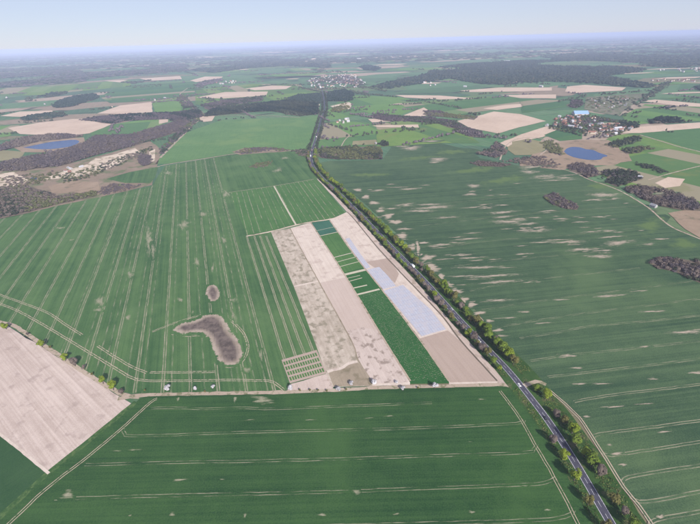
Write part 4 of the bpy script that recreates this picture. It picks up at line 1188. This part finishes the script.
# woods at left
wood([(-40, 150), (0, 145), (25, 137), (60, 133.5), (84, 136), (70, 138.5), (40, 141.5), (18, 147), (0, 151)], ['purple', 'bare'], 'brown wood behind the left lake', 10, 8, 1.0)
wood([(-40, 172), (0, 163), (40, 155), (64, 150), (85, 143), (95, 136), (130, 135), (155, 128), (180, 120.5), (190, 122), (180, 130), (155, 139), (130, 147), (100, 154), (60, 166), (20, 171), (0, 171)], ['purple', 'bare', 'purple'], 'long purple-brown wood belt below the left lake', 11, 8, 1.1)
wood([(-60, 208), (0, 188), (22, 186), (46, 192), (60, 196), (98, 192), (96, 196.5), (54, 205), (28, 212.5), (0, 218), (-60, 234)], ['dusk', 'bare', 'mixed'], 'olive and grey scrub wood at left edge of cereal field', 8, 7, 1.0)
wood([(98, 190), (112, 184), (130, 185), (151, 184.5), (124, 191), (100, 196)], ['bare', 'purple'], 'bare scrub along the corner of the cereal field', 5, 6, 0.6, floor=False)
wood([(138.5, 158), (141, 154.5), (147, 154), (151, 157), (150.5, 164), (145, 166.5), (139.5, 164)], 'purple', 'round purple-brown copse at the corner of the upper field', 9, 7, 1.4)
wood([(60, 176), (90, 168), (112, 160), (140, 150), (152, 146), (152, 150), (120, 165), (90, 178), (65, 184)], ['mixed', 'dusk', 'bare'], 'scattered shrubs around the sandy yard', 5, 6, 0.35, floor=False)
wood([(0, 178), (30, 174), (55, 170), (60, 176), (40, 184), (10, 190)], ['mixed', 'bare'], 'scattered shrubs on the sandy left edge', 5, 6, 0.3, floor=False)
wood([(80, 120), (100, 116.5), (125, 114.5), (155, 113), (190, 112), (190, 118), (150, 120), (125, 121), (113, 124), (95, 121.5)], ['conifer', 'purple'], 'long dark wood line above the green field at left', 11, 9, 1.0)
wood([(19, 119), (30, 115.5), (50, 112.5), (64, 112), (66, 116), (50, 118.5), (25, 121)], ['conifer', 'dusk'], 'dark wood line at left above the beige field', 10, 9, 0.9)
wood([(53, 107), (58, 101.5), (72, 97), (94, 94), (99, 97.5), (86, 102), (72, 106.5), (60, 107.8)], ['conifer'], 'dark forest block in the left distance', 14, 11, 1.2)
wood([(40, 96), (52, 92.5), (68, 91.5), (66, 94), (48, 97.5)], ['conifer', 'dusk'], 'thin tree line left of the dark forest block', 10, 10, 0.8)
wood([(170, 113), (200, 110), (202, 117), (188, 120), (170, 121)], ['conifer', 'purple'], 'left end of the dark wood belt', 12, 10, 1.0)
wood([(203, 117), (212, 109.5), (245, 105), (290, 100), (318, 103), (319, 114), (300, 116), (270, 111), (250, 112), (225, 114.5)], ['conifer', 'dusk'], 'dark conifer wood belt left of the road', 14, 10, 1.2)
wood([(288, 98.5), (300, 95), (321, 94), (322, 103), (300, 102), (290, 100.5)], 'conifer', 'dark conifer wood left of the road below the village', 14, 10, 1.2)
wood([(328, 92.5), (345, 89.5), (354, 94), (352, 100.5), (340, 101.5), (327, 101)], 'conifer', 'dark conifer wood right of the road below the village', 14, 10, 1.2)
wood([(336, 106), (345, 103.5), (350, 108), (340, 112), (330, 112)], ['mixed', 'olive'], 'light mixed trees right of the road by sandy plot', 8, 8, 0.7, floor=False)
wood([(176, 100), (182, 94), (188, 99), (197, 108), (202, 116), (192, 128), (180, 138), (168, 150), (158, 158), (162, 148), (178, 130), (190, 116), (182, 106)], ['mixed', 'purple', 'dusk'], 'scrub along the valley left of the bluish field', 7, 7, 0.6, floor=False)
wood([(200, 105), (225, 100), (262, 96), (262, 101), (235, 105), (210, 110)], ['purple', 'dusk'], 'brown wood behind the dark conifer belt', 10, 10, 0.8)
wood([(234, 152.5), (246, 148), (268, 147.5), (290, 149.5), (290, 151), (262, 152), (242, 154.5)], ['bare', 'mixed', 'purple'], 'scrub row along the top of the cereal field', 5, 5.5, 0.7, floor=False)
wood([(249, 167), (256, 163), (266, 162), (273, 160.5), (270, 165.5), (258, 168.5)], ['bare', 'mixed'], 'small thicket inside the cereal field', 4, 4.5, 0.6, floor=False)
wood([(291, 150.5), (306, 149), (308, 154), (307, 158), (298, 155)], ['dusk', 'bare', 'mixed'], 'shrubs left of the road bend', 6, 6, 0.8, floor=False)
# far forests
wood([(367, 88), (385, 83), (420, 76), (440, 67), (470, 63.5), (522, 60.5), (565, 60), (600, 65), (645, 69), (640, 72), (606, 76), (655, 85.5), (650, 88), (626, 86.5), (585, 84), (560, 88), (520, 86), (480, 84), (450, 78.5), (425, 83), (395, 88), (380, 91)], ['conifer', 'dusk', 'conifer'], 'large dark forest in the right distance', 17, 14, 0.8, clear=-1.15)
wood([(359, 66.5), (368, 65), (381, 68), (376, 71), (364, 70)], 'conifer', 'small dark forest block beyond the central village', 15, 14, 1.0)
wood([(-60, 72), (0, 70), (60, 66), (110, 67), (150, 66), (183, 63.5), (190, 72), (150, 76), (110, 79), (60, 84), (0, 88), (-60, 91)], ['conifer', 'dusk', 'purple'], 'wide bluish forest across the left distance', 16, 15, 0.8, clear=-0.55)
wood([(190, 70), (230, 62), (270, 58), (300, 60), (330, 62), (330, 68), (285, 66), (250, 68), (215, 73)], ['conifer', 'dusk'], 'dark forest on the far rise in the middle', 17, 16, 0.8)
wood([(303, 71), (315, 69), (326, 70), (318, 73), (306, 73)], 'dusk', 'small dark wood just left of the central village', 12, 12, 0.9)
wood([(540, 57), (580, 53), (640, 52), (720, 50), (720, 64), (680, 68), (640, 66), (600, 63), (560, 60)], ['conifer', 'dusk'], 'bluish forest in the far right distance', 17, 18, 0.8)
wood([(120, 82.5), (140, 79), (150, 77.5), (152, 80), (135, 84)], ['dusk'], 'thin wood far left beside pale field', 12, 12, 0.8)
wood([(195, 85), (205, 81), (222, 78.5), (224, 80.5), (208, 85), (198, 88)], ['dusk', 'purple'], 'thin wood beside the small far beige field', 12, 12, 0.8)
wood([(660, 108), (668, 105), (676, 106.5), (668, 109)], ['conifer'], 'tiny dark tree clump in the bright green field', 10, 9, 1.0)
wood([(695, 87), (706, 84), (720, 85), (720, 91), (700, 91)], ['conifer'], 'dark wood at right edge beyond the lane', 14, 12, 1.0)

def hedges():
    """tree lines and thickets between the far parcels, too many to count"""
    keep_out = [GP(LEFT), GP(RIGHT), GP([(155, 164), (170, 146), (185, 133), (221.5, 120), (319, 115.5), (310, 150), (232, 154)]), GP([(562, 145), (610, 145), (612, 163), (562, 162)]), GP([(20, 139), (82, 138), (80, 151), (20, 151)])]
    groups = {'dusk': [], 'purple': []}
    for i in range(250):
        y = rng.uniform(1250, 9000) if i % 3 else rng.uniform(1250, 3500)
        c = np.array([rng.uniform(-0.98, 0.98) * y, y])
        az = R(-24) + rng.choice([0, math.pi / 2]) + rng.normal(0, 0.15)
        L = rng.uniform(60, 330) * (0.7 + y / 6000)
        sp = max(8.0, y * 0.003)
        n = max(3, int(L / sp))
        q = c + np.outer(np.linspace(-0.5, 0.5, n) * L, [math.sin(az), math.cos(az)]) + rng.normal(0, sp * rng.choice([0.25, 0.5, 1.4]), (n, 2))
        q = q[rng.random(n) < 0.82]
        for K in keep_out + OPEN_LAND: q = q[~in_poly(q, K)]
        if len(q): groups['dusk' if rng.random() < 0.65 else 'purple'].append((q, y))
    root = None
    for k, lst in groups.items():
        parts, tints = [], []
        for q, y in lst:
            V, F, T = wood_mesh(q, k, 8.5, max(8.0, y * 0.0042), False)
            parts.append((V, F)); tints.append(T)
        V, F = merge(parts)
        me = raw_mesh('hedgerows', V, F, LM[k], {'tint': np.concatenate(tints)})
        if root is None: root = props(link('hedgerows', me), 'thin tree lines and hedges between the far parcels', 'hedgerows', kind='stuff')
        else: link('tree_crowns', me, root)['kind'] = 'stuff'
hedges()

def distant_woods():
    """countless forests of the last ten kilometres, a single mass"""
    parts, tints, k = [], [], 0
    for _ in range(120):
        y = 7000 + 24000 * rng.random() ** 1.6
        x = rng.uniform(-1.05, 1.05) * y
        n = int(rng.integers(30, 120))
        L = rng.uniform(300, 1300) * (0.6 + y / 14000); D = rng.uniform(100, 400) * (0.6 + y / 14000)
        p = np.column_stack([rng.normal(x, L, n), rng.normal(y, D, n)])
        p = p[p[:, 1] > 6500]
        if len(p) == 0: continue
        V, F, T = wood_mesh(p, 'conifer', 15, 45 + y * 0.006, False)
        parts.append((V, F)); tints.append(T * 0.8)
    V, F = merge(parts)
    o = link('distant_woodland', raw_mesh('distant_woodland', V, F, LM['dusk'], {'tint': np.concatenate(tints)}))
    props(o, 'scattered bluish forests fading into the horizon haze', 'woodland', kind='stuff')
distant_woods()

# ------------------------------------------------------------------ buildings
def flat_mat(name, c, rough=0.8, var=0.25):
    n = NT(name)
    v = n.noise(n.pos(), 1 / 1.5, detail=4)
    n.color(n.mix(v, tuple(q * (1 - var) for q in c), tuple(min(1, q * (1 + var * 0.6)) for q in c)))
    n.bsdf.inputs['Roughness'].default_value = rough
    return n.mat
WALLS = {'white': flat_mat('white_render', (0.48, 0.46, 0.45), var=0.2), 'cream': flat_mat('cream_render', (0.58, 0.50, 0.40), var=0.1), 'grey': flat_mat('grey_render', (0.36, 0.34, 0.34), var=0.15), 'brick': flat_mat('brick_wall', (0.30, 0.14, 0.10))}
ROOFS = {'red': flat_mat('red_tiles', (0.22, 0.12, 0.095)), 'brown': flat_mat('brown_tiles', (0.16, 0.095, 0.075)), 'grey': flat_mat('grey_roof', (0.25, 0.25, 0.27)), 'pale': flat_mat('pale_roof', (0.40, 0.40, 0.43), var=0.2), 'blue': flat_mat('blue_roof', (0.23, 0.34, 0.58), 0.5, 0.15)}
GLASS = flat_mat('window_glass', (0.05, 0.06, 0.08), 0.2)

def house_parts(w, l, h, rh, wall, roof, windows=True):
    out = []
    V = [(-w / 2, -l / 2, -0.3), (w / 2, -l / 2, -0.3), (w / 2, l / 2, -0.3), (-w / 2, l / 2, -0.3), (-w / 2, -l / 2, h), (w / 2, -l / 2, h), (w / 2, l / 2, h), (-w / 2, l / 2, h), (0, -l / 2, h + rh), (0, l / 2, h + rh)]
    F = [[0, 1, 5, 8, 4], [1, 2, 6, 5], [2, 3, 7, 9, 6], [3, 0, 4, 7]]
    out.append(('wall', py_mesh('wall', V, F, WALLS[wall])))
    e = 0.45; t = 0.22
    dz = rh * (e / (w / 2))
    V = []
    for s in (-1, 1):
        for yy in (-l / 2 - e, l / 2 + e):
            V += [(s * (w / 2 + e), yy, h - dz + 0.03), (0, yy, h + rh + 0.03), (s * (w / 2 + e), yy, h - dz + t), (0, yy, h + rh + t)]
    F = []
    for b in (0, 8):
        F += [[b + 2, b + 3, b + 7, b + 6], [b, b + 1, b + 5, b + 4], [b, b + 2, b + 6, b + 4], [b, b + 1, b + 3, b + 2], [b + 4, b + 5, b + 7, b + 6]]
    out.append(('roof', py_mesh('roof', V, F, ROOFS[roof])))
    V, F = merge([box(w * 0.2, l * 0.15, h + rh * 0.5, 0.35, 0.35, rh * 0.5 + 0.7)])
    out.append(('chimney', raw_mesh('chimney', V, F, WALLS['brick'])))
    if windows:
        for yy in (-l * 0.28, l * 0.05, l * 0.33):
            V, F = box(-w / 2, yy, h * 0.55, 0.06, 0.6, 0.65); out.append(('window', raw_mesh('window', V, F, GLASS)))
        for xx in (-w * 0.22, w * 0.22):
            V, F = box(xx, -l / 2, h * 0.55, 0.6, 0.06, 0.65); out.append(('window', raw_mesh('window', V, F, GLASS)))
        V, F = box(0, -l / 2, 0.9, 0.5, 0.07, 1.0); out.append(('door', raw_mesh('door', V, F, ROOFS['brown'])))
    return out
def box(x, y, z, a, b, c):
    V = np.array([(x + i * a, y + j * b, z + k * c) for k in (-1, 1) for j in (-1, 1) for i in (-1, 1)])
    F = np.array([(0, 1, 5, 4), (1, 3, 7, 5), (3, 2, 6, 7), (2, 0, 4, 6), (4, 5, 7, 6), (2, 3, 1, 0)])
    return V, F
_hc = {}
def house(x, y, rz, size, wall, roof, name, label, group, cat='house', windows=True):
    key = (size, wall, roof, windows)
    if key not in _hc: _hc[key] = house_parts(*size, wall, roof, windows)
    z = lz(4, math.hypot(x, y))
    root = link(name, None, None, (x, y, z), (0, 0, rz))
    objs = {}
    for nm, me in _hc[key]:
        link(nm, me, objs['roof'] if nm == 'chimney' else root)
        if nm == 'roof': objs['roof'] = COL.objects[-1]
    props(root, label, cat, group)
    return root
SIZES = [(8.0, 10.5, 4.0, 3.4), (9.0, 12.0, 4.4, 3.6), (7.5, 9.0, 3.6, 3.6), (10.0, 18.0, 4.2, 4.0)]
def scatter_houses(poly_px, n, where, group, rz0, seed, mind, scale=1.0, windows=True):
    r = np.random.default_rng(seed)
    poly = GP(poly_px)
    lo, hi = poly.min(0), poly.max(0)
    pts = []
    tries = 0
    while len(pts) < n and tries < 20000:
        tries += 1
        q = r.uniform(lo, hi)
        if in_poly(q[None], poly)[0] and all(np.hypot(*(q - p)) > mind for p in pts): pts.append(q)
    pts.sort(key=lambda q: q[0] / q[1])
    for i, q in enumerate(pts):
        sz = SIZES[r.choice(4, p=[0.38, 0.3, 0.2, 0.12])]
        sz = tuple(round(v * scale, 2) for v in sz)
        wall = r.choice(['white', 'cream', 'grey', 'brick'], p=[0.55, 0.22, 0.13, 0.10]); roof = r.choice(['red', 'brown', 'grey', 'pale'], p=[0.42, 0.18, 0.2, 0.2])
        house(q[0], q[1], rz0 + r.choice([0, math.pi / 2]) + r.normal(0, 0.15), sz, wall, roof, 'house',
              '%s house with %s roof, %s from left in the %s' % (wall, roof, ordinal(i + 1), where), group, windows=windows)
scatter_houses([(545, 127), (556, 117), (575, 116), (600, 119), (625, 125), (640, 129), (618, 134), (600, 138), (590, 136), (575, 129), (560, 127)], 52, 'lakeside village', 'houses of the lakeside village', 0.5, 5, 14, 1.0)
scatter_houses([(307, 80), (318, 77), (345, 73.5), (356, 75), (366, 84), (352, 88.5), (340, 86), (326, 89), (312, 88.5)], 135, 'central village', 'houses of the central village', 0.2, 6, 16, 1.0, False)
scatter_houses([(590, 99), (640, 95), (622, 111), (592, 108)], 26, 'allotments', 'cabins in the allotments', 0.7, 8, 16, 0.62, False)
scatter_houses([(216, 83), (236, 80.5), (237, 83), (220, 84.5)], 14, 'left hamlet', 'houses of the left hamlet', 0.4, 9, 18, 1.2, False)
scatter_houses([(335, 121.5), (350, 119), (351, 122), (338, 124)], 7, 'farmstead right of the road', 'farmstead right of the road', 0.3, 10, 13, 1.0)
scatter_houses([(62, 170), (78, 165), (84, 168), (70, 173)], 5, 'sandy yard in the heath', 'sheds in the sandy yard', 0.9, 12, 13, 0.6)
scatter_houses([(655, 70), (700, 68), (700, 72), (660, 73)], 14, 'far right hamlet', 'houses of the far right hamlet', 0.4, 13, 25, 1.4, False)
scatter_houses([(650, 80), (700, 80), (700, 83), (655, 83)], 12, 'right-edge farm row', 'farms at the right edge', 0.4, 14, 22, 1.2, False)
scatter_houses([(418, 83), (428, 82.5), (440, 85), (428, 87)], 6, 'farm below the large forest', 'farm below the large forest', 0.4, 15, 18, 1.2, False)
singles = [(571, 127.5, (10, 22, 4.5, 4), 'white', 'pale', 0.6, 'long white farm building left in the lakeside village'), (617, 129.5, (14, 34, 5, 4), 'white', 'pale', 1.9, 'largest white hall at the right of the lakeside village'),
           (611, 131, (10, 20, 5, 4), 'white', 'red', 1.9, 'long white house with red roof beside the white hall'), (591, 133.5, (9, 20, 4.5, 4.2), 'cream', 'red', 1.2, 'long cream house with red roof nearest the oval lake'),
           (640, 178, (6, 9, 3.2, 2.4), 'white', 'pale', 0.6, 'small white hut by the path in the lower meadow'), (653, 207, (7, 11, 3.5, 3.0), 'white', 'grey', 0.4, 'small white house with grey roof at the right field edge'),
           (541, 87, (12, 26, 6, 4), 'white', 'pale', 0.4, 'white barn in front of the large forest'), (507, 61.5, (24, 70, 9, 5), 'white', 'pale', 1.2, 'long white hall beyond the large forest'), (465, 87, (10, 22, 5, 3.5), 'white', 'pale', 0.9, 'white barn left of the thin beige field'),
           (155, 100.5, (9, 16, 4.5, 4), 'white', 'red', 0.5, 'lone white farmhouse in the left distance'), (165, 98.5, (9, 18, 4.5, 4), 'white', 'pale', 0.9, 'lone pale barn right of the left farmhouse'), (7, 98, (10, 18, 5, 4), 'white', 'grey', 0.4, 'white farmhouse at the left edge'),
           (45, 104.5, (9, 16, 4.5, 4), 'grey', 'brown', 0.5, 'small dark farmhouse left of the dark forest block'), (376, 143.8, (5, 8, 3, 2.0), 'white', 'pale', 0.3, 'small white shed beside the round copse'), (112, 107.5, (9, 14, 4.5, 4), 'cream', 'red', 0.5, 'small red-roofed farmhouse above the left beige field'),
           (359, 59, (30, 70, 8, 5), 'white', 'pale', 1.2, 'pale halls far beyond the central village')]
for px, py, sz, wl, rf, rz, lab in singles:
    g = G(px, py)
    house(g.x, g.y, rz, sz, wl, rf, 'barn' if 'barn' in lab or 'hall' in lab or 'shed' in lab else 'house', lab, None, 'barn' if 'barn' in lab or 'hall' in lab or 'shed' in lab else 'house')
g = G(580, 114.5)
house(g.x, g.y, 1.45, (36, 56, 5, 10), 'white', 'blue', 'hall', 'large hall with pale blue roof behind the lakeside village', None, 'hall')

# ------------------------------------------------------------------ vehicles
def car_paint(name, c):
    n = NT(name); n.color(c); n.bsdf.inputs['Roughness'].default_value = 0.3; n.bsdf.inputs['Specular IOR Level'].default_value = 0.5
    return n.mat
PAINT = {'white': car_paint('white_paint', (0.8, 0.8, 0.8)), 'black': car_paint('black_paint', (0.015, 0.015, 0.018)), 'silver': car_paint('silver_paint', (0.5, 0.5, 0.52)), 'red': car_paint('tail_light', (0.4, 0.02, 0.02)), 'tyre': car_paint('tyre_rubber', (0.02, 0.02, 0.02)), 'lamp': car_paint('head_light', (0.75, 0.75, 0.7))}
def extrude(profile, half, inset=0.0, top=None):
    """side profile (y,z) swept across the width; upper points lean in"""
    V = []
    zmax = max(p[1] for p in profile); zmin = min(p[1] for p in profile)
    for s in (-1, 1):
        for yy, zz in profile: V.append((s * (half - inset * (zz - zmin) / (zmax - zmin + 1e-6)), yy, zz))
    n = len(profile)
    F = [list(range(n))[::-1], list(range(n, 2 * n))] + [[i, (i + 1) % n, (i + 1) % n + n, i + n] for i in range(n)]
    return V, F
def wheel_mesh(r, w):
    V, F = tube((-w / 2, 0, 0), (w / 2, 0, 0), r, r, 14)
    V = V.tolist(); F = [list(map(int, f)) for f in F]
    F += [list(range(14))[::-1], list(range(14, 28))]
    return py_mesh('wheel', V, F, PAINT['tyre'])
def ground_vehicle(px, py, lane, name, label, cat, build, flip=False):
    t = at_px(px, py)
    p, d, n = road_at(t, RS, ROAD)
    q = p + n * lane
    a = math.atan2(-d[0], d[1]) + (math.pi if flip else 0)
    root = link(name, None, None, (q[0], q[1], lz(6, np.hypot(*q)) + 0.01), (0, 0, a))
    build(root)
    props(root, label, cat, 'vehicles on the main road')
def build_car(col, s=1.0):
    def f(root):
        V, F = extrude([(-2.15, 0.28), (2.05, 0.28), (2.2, 0.5), (2.12, 0.78), (1.1, 0.95), (-1.2, 1.0), (-2.1, 0.95), (-2.2, 0.6)], 0.89, 0.06)
        link('body', py_mesh('body', V, F, PAINT[col]), root)
        V, F = extrude([(-1.75, 0.97), (1.0, 0.94), (0.35, 1.40), (-1.15, 1.43)], 0.83, 0.18)
        c = link('windows', py_mesh('windows', V, F, GLASS), root)
        V, F = extrude([(-1.18, 1.40), (0.38, 1.375), (0.25, 1.46), (-1.05, 1.49)], 0.68, 0.06)
        link('roof', py_mesh('roof', V, F, PAINT[col]), root)
        wm_ = wheel_mesh(0.32, 0.22)
        for x in (-0.8, 0.8):
            for y in (-1.35, 1.35): link('wheel', wm_, root, (x, y, 0.32))
            V, F = box(x * 0.8, 2.16, 0.64, 0.18, 0.05, 0.08); link('headlight', raw_mesh('headlight', V, F, PAINT['lamp']), root)
            V, F = box(x * 0.85, -2.17, 0.75, 0.15, 0.05, 0.09); link('tail_light', raw_mesh('tail_light', V, F, PAINT['red']), root)
    return f
def build_truck(L=10.5):
    def f(root):
        V, F = box(0, -1.2, 2.35, 1.26, L / 2 - 1.3, 1.35); link('cargo_box', raw_mesh('cargo_box', V, F, PAINT['white']), root)
        y0 = -1.2 + L / 2 - 1.3
        V, F = extrude([(y0 + 0.25, 0.5), (y0 + 2.2, 0.5), (y0 + 2.25, 1.5), (y0 + 2.0, 2.6), (y0 + 0.9, 2.95), (y0 + 0.25, 2.95)], 1.18, 0.08)
        link('cab', py_mesh('cab', V, F, PAINT['white']), root)
        V, F = box(0, y0 + 2.16, 1.95, 0.95, 0.06, 0.36); link('windscreen', raw_mesh('windscreen', V, F, GLASS), root)
        V, F = box(0, 0, 0.8, 0.45, L / 2 - 0.6, 0.15); link('chassis', raw_mesh('chassis', V, F, PAINT['black']), root)
        wm_ = wheel_mesh(0.5, 0.32)
        for x in (-1.02, 1.02):
            for y in (-L * 0.33, -L * 0.21, y0 + 1.1): link('wheel', wm_, root, (x, y, 0.5))
    return f
ground_vehicle(519.5, 384.7, -1.6, 'car', 'white car on the road at the farm track junction', 'car', build_car('white'), True)
ground_vehicle(544.5, 417, -1.4, 'car', 'dark car on the road just below the junction', 'car', build_car('black'), True)
ground_vehicle(452, 311, 1.5, 'car', 'silver car on the road beside the end of the lavender covers', 'car', build_car('silver'))
ground_vehicle(411, 266.5, 1.6, 'truck', 'white box truck on the road beside the trial strips', 'truck', build_truck(11))
ground_vehicle(481, 342, -1.6, 'car', 'pale car on the road between silver car and junction', 'car', build_car('white'), True)
ground_vehicle(311.3, 156.5, -1.6, 'truck', 'white truck at the road bend beside the wood strip', 'truck', build_truck(12), True)
ground_vehicle(316.6, 137.5, 1.6, 'van', 'white van on the road beyond the bend', 'van', build_truck(9))

# ------------------------------------------------------------------ air
def haze():
    S = 72000.0
    V, F = box(0, 0, (H + 8 - 1.6) / 2, S, S, (H + 8 + 1.6) / 2)
    me = raw_mesh('haze', V, F)
    m = bpy.data.materials.new('haze_air'); m.use_nodes = True
    t = m.node_tree; t.nodes.clear()
    out = t.nodes.new('ShaderNodeOutputMaterial')
    pv = t.nodes.new('ShaderNodeVolumePrincipled')
    pv.inputs['Color'].default_value = (0.60, 0.69, 0.96, 1)
    pv.inputs['Density'].default_value = 0.000064
    pv.inputs['Anisotropy'].default_value = -0.2
    t.links.new(pv.outputs[0], out.inputs['Volume'])
    me.materials.append(m)
    props(link('haze', me), 'thin bluish haze lying over the whole countryside', 'haze', kind='stuff')
haze()
